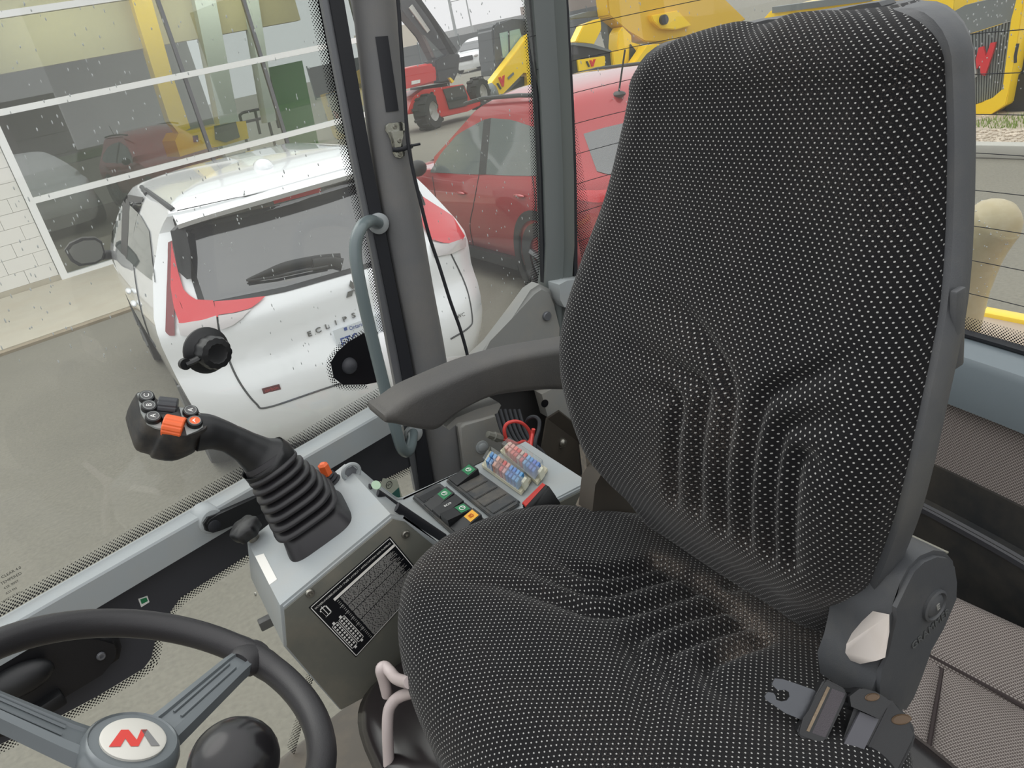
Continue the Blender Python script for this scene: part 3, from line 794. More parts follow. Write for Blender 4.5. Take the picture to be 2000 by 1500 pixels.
# mirror unit on the console side: dark bracket with a grey strap edge
bm = B(); prism(bm, [PY(*p, .74) for p in ((1150, 905), (1215, 955), (1250, 985), (1200, 1010), (1130, 985), (1136, 930))], (0, -.03, 0)); obj('bracket', bm, MT['darksteel'], seat)
bm = B(); strip(bm, [PY(*p, .752) for p in ((1131, 868), (1137, 920), (1136, 960), (1124, 986))], [PY(*p, .752) for p in ((1139, 868), (1154, 905), (1150, 945), (1140, 986))], (0, -.012, 0)); obj('strap', bm, mat('strap', (112, 108, 100), .8, dust=.5, dscale=60), seat)
bm = B(); tube(bm, [PY(1160, 912, .745), PY(1174, 922, .742)], .006, 12); obj('pin', bm, MT['white'], seat)
# ---- armrest
AY = .822
ATOP = [(430, 946), (445, 938), (470, 925), (510, 893), (600, 833), (740, 770), (900, 702), (1050, 652), (1200, 612), (1430, 570), (1560, 548), (1660, 532)]
ABOT = [(440, 990), (455, 994), (490, 1000), (560, 1018), (660, 1036), (735, 1034), (800, 980), (890, 918), (1050, 848), (1300, 815), (1480, 812), (1660, 810)]
def rspl(pl, m=60):
    sp_ = spline([V((a, b, 0)) for a, b in pl], 10); L = [0.]
    for a, b in zip(sp_, sp_[1:]): L.append(L[-1] + (b - a).length)
    return sp_
tA, tB = rspl(ATOP), rspl(ABOT); rows = []; AW = .062
for k, (a, b) in enumerate(zip(tA, tB)):
    T = PY(600 + a.x * .35, 480 + a.y * .35, AY); Bo = PY(600 + b.x * .35, 480 + b.y * .35, AY)
    up = (T - Bo); h = up.length; up.normalize(); r_ = min(.011, h * .45); sec = []
    nose = min(1., (k / 9.)); wy = AW * (.84 + .16 * math.sqrt(max(0, 1 - (1 - nose) ** 2)))
    y0 = AY + (AW - wy) * .5
    for cy, cz, a0 in ((y0 + r_, h - r_, 180), (y0 + wy - r_, h - r_, 90), (y0 + wy - r_, r_, 0), (y0 + r_, r_, -90)):
        for q in range(6):
            an = rad(a0 - q * 18); sec.append(V((Bo.x, 0, Bo.z)) + up * (cz + r_ * sin(an)) + V((0, cy + r_ * cos(an), 0)))
    rows.append(sec)
arm = B(); vs = grid(arm, rows, closed=True); arm.faces.new(vs[0][::-1]); arm.faces.new(vs[-1])
armo = obj('armrest', arm, MT['arm'], seat, smooth=60)
bm = B(); prism(bm, [PY(600 + x * .35, 480 + y * .35, AY + .022) for x, y in ((775, 1010), (830, 960), (950, 910), (1070, 876), (1082, 890), (1060, 935), (960, 965), (840, 990), (792, 1030))], (0, .03, 0), .002)
obj('tilt_plate', bm, MT['trimgrey'], armo, label='pale grey plate under the armrest')
# ---- bent adjuster bars at the front
for pts_, nm in (([(757, 1358, .70), (750, 1330, .70), (744, 1308, .70), (751, 1302, .70), (762, 1312, .69), (775, 1326, .67), (800, 1333, .63)], 'weight_lever'), ([(825, 1345, .62), (806, 1352, .655), (782, 1360, .675), (768, 1371, .68), (759, 1390, .68), (757, 1430, .675), (760, 1500, .67), (764, 1560, .66)], 'slide_bar')):
    bm = B(); tube(bm, spline([PY(*p) for p in pts_], 5), .0066, 14); obj(nm, bm, MT['tube'], seat, smooth=60, label='pale grey bent tube')
bm = B(); q = PY(757, 1358, .70); d = (q - PY(750, 1330, .70)).normalized(); lathe(bm, [(.0042, -.001), (.0042, .0006)], q, d, 14); obj('tube_end', bm, mat('rust', (120, 88, 66), .8), seat)
# ---- seat belt: retractor, webbing frame and tongue
belt = thing('seat_belt', 'black lap belt retractor with steel hook tongue lying on seat edge', 'seat belt', (.36, .28, 1.5))
nB = V((-.35, -.62, .70)).normalized(); pB = PY(1610, 1390, .31)
def PBt(px, py, off=0.): return PN(px, py, nB, nB.dot(pB) + off)
Z7 = lambda x, y: (1480 + x / 3., 1000 + y / 3.)
bm = B(); hook = [(82, 1010), (100, 975), (150, 980), (245, 1012), (330, 1042), (360, 1075), (262, 1222), (215, 1200), (160, 1178), (48, 1100), (40, 1080), (58, 1055), (92, 1060), (104, 1076), (108, 1100), (140, 1110), (170, 1104), (186, 1082), (182, 1055), (160, 1042), (132, 1044), (112, 1040)]
prism(bm, [PBt(*Z7(*p)) for p in hook], -nB * .0028)
obj('tongue', bm, mat('tongue_steel', (82, 84, 88), .34, metal=.7, bump=(90, .2)), belt, smooth=30)
bm = B(); fr = [(386, 985), (402, 977), (512, 1035), (526, 1052), (520, 1096), (404, 1340), (384, 1366), (360, 1364), (244, 1318), (230, 1298), (236, 1266), (276, 1215), (300, 1160), (330, 1095)]
prism(bm, [PBt(*Z7(*p), .007) for p in fr], -nB * .016); bmesh.ops.bevel(bm, geom=bm.edges[:], offset=.0016, segments=2, affect='EDGES')
obj('tongue_frame', bm, MT['black'], belt, smooth=45)
bm = B(); prism(bm, [PBt(*Z7(*p), .0078) for p in ((408, 1022), (424, 1030), (302, 1289), (286, 1282))], -nB * .002); obj('slot_edge', bm, mat('dusty_edge', (108, 94, 76), .7, dust=.5, dscale=80), belt)
bm = B(); prism(bm, [PBt(*Z7(*p), .0072) for p in ((436, 1034), (512, 1064), (396, 1322), (318, 1294))], -nB * .003); obj('webbing', bm, mat('webbing', (74, 70, 74), .85, bump=(1500, .5)), belt)
bm = B(); bx_ = [(545, 1075), (600, 1028), (690, 1048), (790, 1108), (862, 1165), (905, 1225), (936, 1300), (928, 1345), (835, 1530), (560, 1700), (300, 1640), (332, 1380), (352, 1378), (470, 1425), (500, 1330), (590, 1150)]
prism(bm, [PBt(*Z7(*p), .004) for p in bx_], -nB * .05); bmesh.ops.bevel(bm, geom=[e for e in bm.edges], offset=.003, segments=3, affect='EDGES')
ret = obj('retractor_case', bm, MT['black'], belt, smooth=50)
bm = B(); prism(bm, [PBt(*Z7(*p), .008) for p in ((600, 1170), (710, 1215), (560, 1520), (430, 1470), (470, 1430))], -nB * .01, .001); obj('webbing_guide', bm, mat('guide', (72, 72, 78), .45), belt)
bm = B(); prism(bm, [PBt(*Z7(*p), .012) for p in ((538, 1080), (598, 1034), (690, 1052), (785, 1112), (708, 1212), (640, 1180), (548, 1140))], -nB * .012, .004); obj('case_top', bm, MT['black'], belt, smooth=50)
bm = B(); prism(bm, [PBt(*Z7(*p), .0045) for p in ((768, 1130), (782, 1138), (600, 1500), (586, 1494))], -nB * .002); obj('case_joint', bm, MT['frit'], ret)
for (x, y), rr2, h in (((672, 1085), .006, .0125), ((842, 1215), .008, .0045)):
    bm = B(); lathe(bm, [(rr2, 0), (rr2 * .9, .0006), (rr2 * .5, -.001)], PBt(*Z7(x, y), h), nB, 18, sx=1, sy=.5); obj('rivet', bm, mat('recess_lit_brown', (84, 66, 48), .6), belt)  # brown colour stands in for the orange light inside the recesses
# buckle on the console side
buc = thing('belt_buckle', 'black belt buckle with red release button beside the fuse boxes', 'buckle', PY(1060, 1000, .80))
bm = B()
tf = [PY(*p, .835) for p in ((1050, 940), (1018, 978))]
A_, B_, = PZ(1060, 942, 1.575), PZ(1016, 984, 1.585)
C_, D_ = PZ(1032, 1003, 1.575), PZ(1074, 950, 1.57)
dn = (PZ(1098, 984, 1.53) - D_)
for p in (A_, B_, C_, D_): bm.verts.new(p); bm.verts.new(p + dn); 
bmesh.ops.convex_hull(bm, input=bm.verts[:]); bmesh.ops.bevel(bm, geom=bm.edges[:], offset=.002, segments=2, affect='EDGES')
obj('buckle_case', bm, MT['black'], buc, smooth=50)
nn = (B_ - A_).cross(D_ - A_).normalized(); nn = nn if nn.z > 0 else -nn
bm = B(); q1 = [A_.lerp(D_, .08).lerp(B_.lerp(C_, .08), .06), A_.lerp(D_, .08).lerp(B_.lerp(C_, .08), .94), A_.lerp(D_, .5).lerp(B_.lerp(C_, .5), .94), A_.lerp(D_, .5).lerp(B_.lerp(C_, .5), .06)]
prism(bm, [p + nn * .002 for p in q1], -nn * .003); obj('release_button', bm, MT['red'], buc, label='red release button')
# ============================================================ CONSOLE
con = thing('side_console', 'grey painted steel side console carrying the joystick and switch panels', 'console', (.2, .915, 1.2))
YF, YB = .824, 1.008
cp = [(.036, 1.569), (.198, 1.618), (.214, 1.606), (.256, 1.524), (.266, 1.520), (.492, 1.520), (.492, 1.36), (.40, 1.30), (.144, 1.376), (.055, 1.378), (.022, 1.512)]
bm = B(); prism(bm, [(x, YF + .002, z) for x, z in cp], (0, YB - YF - .002, 0))
bmesh.ops.bevel(bm, geom=[e for e in bm.edges if abs(e.verts[0].co.y - e.verts[1].co.y) < .001], offset=.003, segments=2, affect='EDGES')
obj('body', bm, MT['paint'], con, smooth=40)
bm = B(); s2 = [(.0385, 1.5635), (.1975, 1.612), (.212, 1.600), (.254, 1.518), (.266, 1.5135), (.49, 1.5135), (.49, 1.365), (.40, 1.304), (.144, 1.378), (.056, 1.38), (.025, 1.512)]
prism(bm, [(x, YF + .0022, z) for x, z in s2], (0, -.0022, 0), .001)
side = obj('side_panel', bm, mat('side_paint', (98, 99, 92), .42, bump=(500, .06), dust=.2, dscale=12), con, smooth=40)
for px, py in ((605, 1158), (792, 1043)):
    bm = B(); screw(bm, PY(px, py, YF), (0, -1, 0), .0058, .0035); obj('screw', bm, MT['steel'], con)
# fuse chart
ST = [PY(603, 1187, YF - .0008), PY(762, 1048, YF - .0008), PY(832, 1133, YF - .0008), PY(695, 1284, YF - .0008)]
sx_ = (ST[1] - ST[0]); sy_ = (ST[3] - ST[0])
W_, H_ = sx_.length, sy_.length
def SP(u, v, off=0.):
    a = ST[0].lerp(ST[1], u); b = ST[3].lerp(ST[2], u); p = a.lerp(b, v); return p + V((0, -off, 0))
bm = B(); prism(bm, [SP(0, 0), SP(1, 0), SP(1, 1), SP(0, 1)], (0, .0008, 0)); chart = obj('fuse_chart', bm, mat('chart_black', (18, 20, 24), .35), con, smooth=0, label='black fuse layout plate with white print')
def rect(bm, u0, v0, u1, v1, off=.0003):
    bm.faces.new([bm.verts.new(SP(*p, off)) for p in ((u0, v0), (u1, v0), (u1, v1), (u0, v1))])
bm = B(); e_ = .012
for r in ((.01, .01, .99, .02), (.01, .98, .99, .99), (.01, .01, .018, .99), (.982, .01, .99, .99)): rect(bm, *r)
for u in (.205, .245, .285): pass
for r in ((.205, .30, .25, .304), (.205, .42, .25, .424), (.205, .54, .25, .544), (.205, .66, .25, .664), (.205, .76, .25, .764)): rect(bm, *r)
# open book pictogram
for r in ((.05, .12, .062, .26), (.085, .10, .092, .24), (.118, .12, .13, .26), (.05, .12, .085, .135), (.092, .12, .13, .135), (.05, .25, .13, .262), (.05, .16, .06, .25)): rect(bm, *r)
# two fuse box outlines with their contacts
for o_ in (.03, .115):
    for r in ((o_, .42, o_ + .075, .428), (o_, .86, o_ + .075, .868), (o_, .42, o_ + .006, .868), (o_ + .069, .42, o_ + .075, .868), (o_ + .025, .385, o_ + .05, .42), (o_ + .025, .868, o_ + .05, .90)): rect(bm, *r)
    for k in range(8):
        v0 = .445 + k * .051
        rect(bm, o_ + .013, v0, o_ + .032, v0 + .03); rect(bm, o_ + .043, v0, o_ + .062, v0 + .03)
obj('chart_print', bm, MT['white'], chart, smooth=0)
bm = B(); rect(bm, .215, .135, .985, .175); obj('chart_heading_bar', bm, MT['label'], chart, smooth=0)
rnd = random.Random(4); bm = B(); v0 = .19
while v0 < .965:
    u0 = .27 + rnd.uniform(0, .006); end = .90 + rnd.uniform(-.06, .07) if v0 < .62 else .95
    while u0 < end:
        l_ = rnd.uniform(.012, .05); rect(bm, u0, v0, min(end, u0 + l_), v0 + .0075); u0 += l_ + rnd.uniform(.004, .010)
    v0 += .0135 if rnd.random() > .12 else .024
for k in range(26):
    v = .2 + k * .03; rect(bm, .225, v, .25, v + .008)
obj('chart_text_lines', bm, mat('chart_grey', (168, 168, 164), .5), chart, smooth=0)
text('chart_title', 'SICHERUNGSBELEGUNG / FUSE LAYOUT / AFFECTATION DES FUSIBLES', W_ * .0295, sx_, -sy_, SP(.50, .075, .0004), MT['white'], chart, depth=0)
# front end face: small black catch, label strip on top, rear coaming rubbers
TN = V((-.3025, 0, 1)); TD = TN.dot(V((.036, 0, 1.569)))
def PT(px, py, off=0.): return PN(px, py, TN, TD + off)
bm = B(); prism(bm, [PT(*p, .0008) for p in ((498, 1086), (515, 1081), (541, 1131), (526, 1142))], (0, 0, -.001)); obj('paper_label', bm, MT['label'], con, smooth=0, label='white paper label')
bm = B(); box(bm, PX(519, 1216, .026), (.03, .022, .024), None, .003); obj('catch', bm, MT['black'], con)
bm = B(); screw(bm, PX(500, 1160, .029), (-1, 0, .3), .005); obj('screw', bm, MT['steel'], con)
for a, b, h in (((738, 962), (812, 1012), .007), ((775, 990), (868, 1052), .009), ((722, 950), (760, 985), .006)):
    p, q = PY(*a, .97), PY(*b, .86)
    p = PT(*a); q = PZ(*b, 1.526)
    bm = B(); tube(bm, spline([p, p.lerp(q, .5), q], 5), h * .6, 8, ell=(.5, 1.2)); obj('rubber_edge', bm, MT['rubber'], con)
bm = B(); ctr = PT(735, 948, .002); lathe(bm, [(.012, 0), (.012, .001)], ctr, TN, 18, sx=1, sy=.5); obj('green_sticker', bm, mat('sticker_green', (150, 176, 150), .5), con)
# switch panels
ZP = 1.522
def quad_panel(name, cs, h, m, parent, bev=.0025):
    bm = B(); prism(bm, [PZ(*c, ZP + h) + V((0, 0, -h)) for c in cs], (0, 0, h))
    bmesh.ops.bevel(bm, geom=[e for e in bm.edges if abs(e.verts[0].co.z - e.verts[1].co.z) > h * .5], offset=.004, segments=3, affect='EDGES')
    bmesh.ops.bevel(bm, geom=[e for e in bm.edges if all(v.co.z > ZP + h * .9 for v in e.verts) and len(e.link_faces) == 2 and e.calc_face_angle() > .5], offset=.0012, segments=2, affect='EDGES')
    return obj(name, bm, m, parent, smooth=40)
PA = [(803, 969), (857, 941), (953, 1018), (895, 1052)]
PB_ = [(869, 936), (920, 910), (1018, 980), (964, 1013)]
def lerpq(cs, u, v, z):
    a = V((cs[0][0], cs[0][1], 0)); b = V((cs[1][0], cs[1][1], 0)); c = V((cs[2][0], cs[2][1], 0)); d = V((cs[3][0], cs[3][1], 0))
    p = a.lerp(b, u).lerp(d.lerp(c, u), v); return PZ(p.x, p.y, z)
pan_mat = mat('switch_frame', (58, 60, 62), .5, bump=(900, .1), dust=.25, dscale=25)
def cell(bm, cs, k, n, z, h, du=(.1, .9), gap=.012, tilt=0.):
    v0 = .04 + .92 * k / n + gap; v1 = .04 + .92 * (k + 1) / n - gap
    q = [lerpq(cs, u, v, z) for u, v in ((du[0], v0), (du[1], v0), (du[1], v1), (du[0], v1))]
    x = (q[1] - q[0]).normalized(); y = (q[3] - q[0]).normalized()
    a = [bm.verts.new(p) for p in q]; b = [bm.verts.new(p + V((0, 0, h + (tilt if i in (1, 2) else 0)))) for i, p in enumerate(q)]
    bm.faces.new(a[::-1]); bm.faces.new(b)
    for i in range(4): bm.faces.new((a[i], a[(i + 1) % 4], b[(i + 1) % 4], b[i]))
    return q
sw_mat = mat('switch_cap', (34, 35, 37), .45, bump=(900, .08))
for nm, cs, kinds in (('switch_panel', PA, 'brsor'), ('switch_panel', PB_, 'rbbbb')):
    lab = {'brsor': 'switch panel with five rockers nearest the joystick', 'rbbbb': 'switch panel with one green rocker and four blanks beside fuse boxes'}[kinds]
    P_ = thing(nm, lab, 'switch panel', lerpq(cs, .5, .5, ZP), 0., None)
    quad_panel('bezel', cs, .004, pan_mat, P_)
    for k, ch in enumerate(kinds):
        z = ZP + .0042
        if ch == 'b':
            bm = B(); cell(bm, cs, k, 5, z - .0015, .0022); obj('blank_cover', bm, pan_mat, P_, smooth=0)
            bm = B(); q = cell(bm, cs, k, 5, z + .0004, .0008, (.12, .88), .04); 
            obj('blank_plate', bm, sw_mat if kinds == 'brsor' else pan_mat, P_, smooth=0)
        else:
            bm = B(); v = {'r': (.002, .009), 's': (.006, .004), 'o': (.012, -.004)}[ch]
            q = cell(bm, cs, k, 5, z, v[0], (.08, .92), .01, v[1]); r_ = obj('rocker', bm, sw_mat, P_, smooth=0)
            col = MT['green']
            if ch == 'o' : col = MT['green']
            if ch == 'r' and k == 4: col = MT['amber']
            hh = v[0] + v[1]
            if ch == 's':
                x = (q[1] - q[0]); mid = (q[0] + q[2]) / 2 + V((0, 0, v[0] + v[1] * .6))
                text('rocker_mark', 'ECO', .006, x, q[0] - q[3], mid, MT['white'], r_, depth=.0004); continue
            ins = B(); f = lambda u, w: q[0].lerp(q[1], u).lerp(q[3].lerp(q[2], u), w) + V((0, 0, v[0] + v[1] * u + .0006))
            ins.faces.new([ins.verts.new(f(*p)) for p in ((.56, .08), (.92, .08), (.92, .92), (.56, .92))])
            ic = obj('icon_plate', ins, col, r_, smooth=0)
            bm = B(); c_ = f(.74, .5) + V((0, 0, .0005)); ex = (q[1] - q[0]).normalized(); ey = (q[3] - q[0]).normalized()
            if col is MT['amber']:
                for t in range(5):
                    a = t * 2 * pi / 5; lathe(bm, [(.0022, 0), (.0022, .0003)], c_ + ex * .0028 * cos(a) + ey * .0034 * sin(a), (0, 0, 1), 8, sx=.5)
            else:
                tube(bm, [c_ + ex * .004 * cos(t) + ey * .005 * sin(t) for t in [i * 2 * pi / 12 for i in range(12)]], .0007, 4, closed=True)
                tube(bm, [c_ - ey * .004, c_ + ey * .002 + ex * .002], .0006, 4)
            obj('icon', bm, MT['white'] if col is MT['green'] else mat('icon_red', (190, 90, 30), .5), ic)
# fuse boxes
FC = {'A': [(944, 914), (961, 886), (1036, 938), (1016, 966)], 'B': [(980, 886), (997, 869), (1068, 918), (1048, 946)]}
fcols = {'A': [(96, 150, 206), (110, 160, 214), (230, 170, 150), (150, 96, 80), (204, 60, 56), (214, 150, 140), (84, 140, 206), (60, 116, 196), (86, 150, 214), (70, 150, 210)],
         'B': [(216, 170, 160), (222, 160, 150), (226, 120, 110), (210, 80, 76), (190, 170, 160), (208, 84, 80), (120, 170, 214), (80, 140, 206), (96, 120, 200), (70, 120, 206)]}
FM = {}
for key in 'AB':
    cs = FC[key]
    FB = thing('fuse_box', {'A': 'clear fuse box beside the switch panel', 'B': 'clear fuse box at console edge beside red wires'}[key], 'fuse box', lerpq(cs, .5, .5, ZP), 0., None)
    FB['label'] = {'A': 'clear lidded fuse box with mostly blue fuses beside the switch panel', 'B': 'clear lidded fuse box with red and blue fuses nearest red wires'}[key]
    base_cs = [cs[0], cs[1], cs[2], cs[3]]
    bm = B(); prism(bm, [lerpq(cs, u, v, ZP) for u, v in ((.0, -.03), (1, -.03), (1, 1.03), (0, 1.03))], (0, 0, .005), .001); obj('base', bm, mat('fuse_base' + key, (206, 200, 176), .5), FB, smooth=30)
    for k, c in enumerate(fcols[key]):
        if c not in FM: FM[c] = mat('fuse_colour', c, .35)
        for half in (0, 1):
            bm = B(); u0, u1 = ((.16, .46), (.54, .84))[half]; v0 = .07 + k * .086
            q = [lerpq(cs, u, v, ZP + .005) for u, v in ((u0, v0), (u1, v0), (u1, v0 + .06), (u0, v0 + .06))]
            prism(bm, q, (0, 0, .013), .0006); obj('fuse', bm, FM[c], FB, smooth=0)
    bm = B(); q = [lerpq(cs, u, v, ZP + .004) for u, v in ((.06, .02), (.94, .02), (.94, .96), (.06, .96))]
    prism(bm, q, (0, 0, .019), .0015); obj('lid', bm, MT['clear'], FB, smooth=0)
    bm = B(); q = [lerpq(cs, u, v, ZP + .0233) for u, v in ((.12, .06), (.88, .06), (.88, .9), (.12, .9))]
    bm.faces.new([bm.verts.new(p) for p in q]); 
    fm2 = glass('lid_haze' + key, (.97, .97, .97), 1.3, film=.22); obj('lid_window', bm, fm2, FB, smooth=0)
    bm = B(); q = [lerpq(cs, u, v, ZP + .004) for u, v in ((.35, .97), (.7, .97), (.7, 1.04), (.35, 1.04))]; prism(bm, q, (0, 0, .014), .001); obj('latch', bm, mat('latch' + key, (206, 204, 184), .4), FB)
# ============================================================ JOYSTICK
joy = thing('joystick', 'black pistol grip joystick with orange roller on ribbed rubber boot', 'joystick', PT(610, 1040))
cA, cB = PT(570, 1110), PT(695, 1020)
tX = (cB - cA); Lx = tX.length; tX.normalize(); tN = TN.normalized(); tY = tN.cross(tX)
Wy = .105
cbase = cA + tX * Lx / 2 + tY * Wy / 2
ctop = PY(520, 897, .948)
axis = ctop - cbase
def sect(c, hx, hy, ex, ey, p, n=40):
    o = []
    for k in range(n):
        a = 2 * pi * k / n; o.append(c + ex * (hx * math.copysign(abs(cos(a)) ** p, cos(a))) + ey * (hy * math.copysign(abs(sin(a)) ** p, sin(a))))
    return o
axd = axis.normalized(); eX2 = (tX - axd * tX.dot(axd)).normalized(); eY2 = axd.cross(eX2)
rows = []
NR = 7
def boot_row(t, grow):
    c = cbase + axis * t; k = min(1, t * 1.15)
    ex = tX.lerp(eX2, k).normalized(); ey = tY.lerp(eY2, k).normalized()
    hx = Lx / 2 * (1 - t) + .030 * t + grow; hy = Wy / 2 * (1 - t) + .030 * t + grow
    return sect(c, hx, hy, ex, ey, .42 + .5 * t)
rows += [boot_row(0, 0), boot_row(.13, -.002), boot_row(.2, -.006)]
for k in range(NR):
    t0 = .2 + .72 * k / NR; dt = .72 / NR; sc = (1 - .35 * k / NR)
    for dd, g in ((.02, -.0065), (.12, -.001), (.35, .004), (.62, .0045), (.82, 0.), (.98, -.0065)): rows.append(boot_row(t0 + dt * dd, g * sc))
rows += [boot_row(.95, -.004), boot_row(.97, .001), boot_row(1.03, .001), boot_row(1.04, -.01)]
bm = B(); vs = grid(bm, rows, closed=True); bm.faces.new(vs[-1]); obj('boot', bm, mat('boot_rubber', (36, 35, 38), .42), joy, smooth=70)
JY = .945
gp = [(538, 935, .030), (524, 904, .036), (518, 898, .034), (503, 888, .0255), (478, 872, .0205), (450, 857, .0185), (425, 848, .0200), (405, 844, .0225), (385, 844, .024)]
pth = spline([PY(a, b, JY) for a, b, _ in gp], 5); rad_ = []
for i in range(len(pth)):
    t = i / 5; k = min(int(t), len(gp) - 2); rad_.append(gp[k][2] + (gp[k + 1][2] - gp[k][2]) * (t - k))
bm = B(); tube(bm, pth, rad_, 22, ell=(1.0, .88), up=(0, 1, 0)); obj('grip', bm, MT['black'], joy, smooth=75)
Z6 = lambda x, y: (220 + x * .16, 740 + y * .16)
nJ = V((.26, -.50, .82)).normalized(); pJ = PY(330, 815, JY)
def PJ(x, y, off=0.): return PN(*Z6(x, y), nJ, nJ.dot(pJ) + off)
hd_raw = [(285, 172), (330, 158), (480, 188), (560, 260), (700, 255), (800, 335), (1000, 362), (1090, 425), (1150, 500), (1165, 560), (1120, 625), (900, 700), (640, 660), (590, 610), (420, 550), (350, 400), (300, 250)]
hd = [(p.x, p.y) for p in spline([V((a, b, 0)) for a, b in hd_raw], 3, closed=True)]
thv = (PY(*Z6(300, 880), JY) - PJ(430, 570)) ; thv = V((-.026, .026, -.037))
top = [PJ(*p) for p in hd]; bm = B()
cent = sum(top, V((0, 0, 0))) / len(top)
rows = [[cent + (p - cent) * .97 + nJ * .0 for p in top], [cent + (p - cent) * 1.0 - nJ * .002 for p in top]]
for k, s in ((.3, 1.02), (.55, 1.03), (.585, 1.018), (.62, 1.03), (.85, 1.0), (.96, .93), (1.0, .82), (1.015, .45)):
    cc = cent + thv * k; rows.append([cc + (p - cent) * s for p in top])
vs = grid(bm, rows, closed=True); bm.faces.new(vs[0][::-1]); bm.faces.new(vs[-1])
head = obj('head', bm, mat('grip_black', (30, 30, 32), .5, bump=(1500, .15), dust=.15, dscale=20), joy, smooth=45)
pmat = mat('button_plate', (150, 154, 152), .4)
for pl in ([(300, 180), (335, 168), (470, 192), (510, 260), (560, 430), (612, 606), (520, 590), (420, 540), (345, 400)], [(812, 345), (1000, 372), (1070, 425), (1105, 520), (1100, 590), (1040, 630), (905, 685), (860, 520)]):
    bm = B(); prism(bm, [PJ(*p, .0012) for p in pl], -nJ * .003); obj('button_plate', bm, pmat, head, smooth=30)
ltr = {0: 'C', 1: 'B', 2: 'A', 3: 'A'}
lx = (PJ(470, 430) - PJ(470, 500)).normalized()
for i, (x, y) in enumerate(((415, 240), (445, 358), (495, 490), (950, 418), (1000, 545))):
    bm = B(); c = PJ(x, y, .001); lathe(bm, [(.0092, 0), (.0092, .003), (.0084, .0055), (.0070, .006), (.0064, .0052)], c, nJ, 22)
    bt = obj('button', bm, MT['black'], joy, smooth=40)
    bm = B(); lathe(bm, [(.0062, .005), (.0062, .0058)], c, nJ, 20); obj('button_face', bm, MT['orange'] if i == 4 else mat('face%d' % i, (84, 84, 84), .4), bt, label='orange button face' if i == 4 else None)
    bm = B(); rg = [c + nJ * .0062 + frame3(nJ)[0] * .0064 * cos(a) + frame3(nJ)[1] * .0064 * sin(a) for a in [k * 2 * pi / 20 for k in range(20)]]; tube(bm, rg, .0005, 4, closed=True); obj('button_ring', bm, pmat, bt)
    if i < 4:
        text('button_letter', ltr[i], .0085, lx, nJ.cross(lx), c + nJ * .006, MT['white'], bt, depth=.0002)
    else:
        bm = B(); f = lambda u, w: c + nJ * .006 + lx * u + nJ.cross(lx) * w
        bm.faces.new([bm.verts.new(f(*p)) for p in ((-.004, -.001), (0, .003), (.004, -.001), (0, .0005))]); obj('button_mark', bm, MT['white'], bt, smooth=0)
def roller(c0, c1, r, m, name):
    """ribbed thumb roller between two points (axis)"""
    ax = (c1 - c0); L = ax.length; a = ax.normalized(); x, y, _ = frame3(a); bm = B(); rows = []; n = 48
    for h in (0, L * .06, L * .94, L):
        rows.append([c0 + a * h + (x * cos(2 * pi * k / n) + y * sin(2 * pi * k / n)) * (r * (.93 if h in (0, L) else 1) - (.0008 if k % 4 == 0 else 0)) for k in range(n)])
    vs = grid(bm, rows, closed=True); bm.faces.new(vs[0][::-1]); bm.faces.new(vs[-1]); return obj(name, bm, m, joy, smooth=30)
roller(PJ(548, 345, -.004), PJ(790, 370, -.004), .0135, mat('roller_grey', (52, 54, 58), .4), 'roller')
roller(PJ(625, 560, -.002), PJ(870, 610, -.002), .0135, MT['orange'], 'roller')['label'] = 'orange thumb roller'
bm = B(); prism(bm, [PJ(*p, .004) for p in ((590, 440), (800, 400), (830, 470), (620, 500))], -nJ * .006, .001); obj('roller_bridge', bm, MT['black'], joy)
# knob, orange switch and ring at the console corners
kn = thing('adjuster_knob', 'black star knob at front corner of console beside rubber boot', 'knob', PT(497, 1052))
bm = B(); c = PT(497, 1052); rows = []
for r, h in ((.008, .0), (.008, .012)): rows.append([c + tN * h + tX * r * cos(2 * pi * k / 40) + tY * r * sin(2 * pi * k / 40) for k in range(40)])
grid(bm, rows, closed=True); obj('stem', bm, MT['steel'], kn)
bm = B(); rows = []
for r, h in ((.010, .010), (.019, .012), (.0205, .018), (.0205, .026), (.018, .029), (.004, .031)):
    rows.append([c + tN * h + (tX * cos(2 * pi * k / 48) + tY * sin(2 * pi * k / 48)) * r * (1 + .07 * cos(6 * 2 * pi * k / 48) * (1 if r > .015 else 0)) for k in range(48)])
vs = grid(bm, rows, closed=True); bm.faces.new(vs[-1]); bm.faces.new(vs[0][::-1]); obj('knob_cap', bm, MT['black'], kn, smooth=50)
os_ = thing('orange_lever', 'small orange lever in ribbed black boot behind joystick', 'lever', PT(640, 938))
bm = B(); rows = []; c = PT(648, 940)
for k, r in enumerate((.014, .011, .0125, .0095, .011, .008, .0085, .005)): rows.append([c + tN * (.003 * k) + tX * r * cos(2 * pi * j / 24) + tY * r * sin(2 * pi * j / 24) for j in range(24)])
vs = grid(bm, rows, closed=True); bm.faces.new(vs[-1]); obj('boot', bm, MT['rubber'], os_)
bm = B(); p0 = PT(640, 930, .012); p1 = PT(629, 905, .035); d = p1 - p0
lathe(bm, [(.006, 0), (.0085, .004), (.0078, d.length - .003), (.004, d.length)], p0, d, 6); obj('lever_tip', bm, MT['orange'], os_, smooth=25)
rb = thing('ring_bolt', 'grey ring bolt on the console edge beside the orange lever', 'bolt', PT(686, 915))
c = PT(686, 922, .003); bm = B(); tube(bm, [c + V((cos(a), 0, sin(a))) * .012 for a in [k * 2 * pi / 24 for k in range(24)]], .003, 8, closed=True); obj('ring', bm, MT['paint'], rb)
bm = B(); lathe(bm, [(.009, -.002), (.009, .004)], c + V((0, .004, -.0)), (0, -1, 0), 6); obj('nut', bm, MT['alu'], rb)
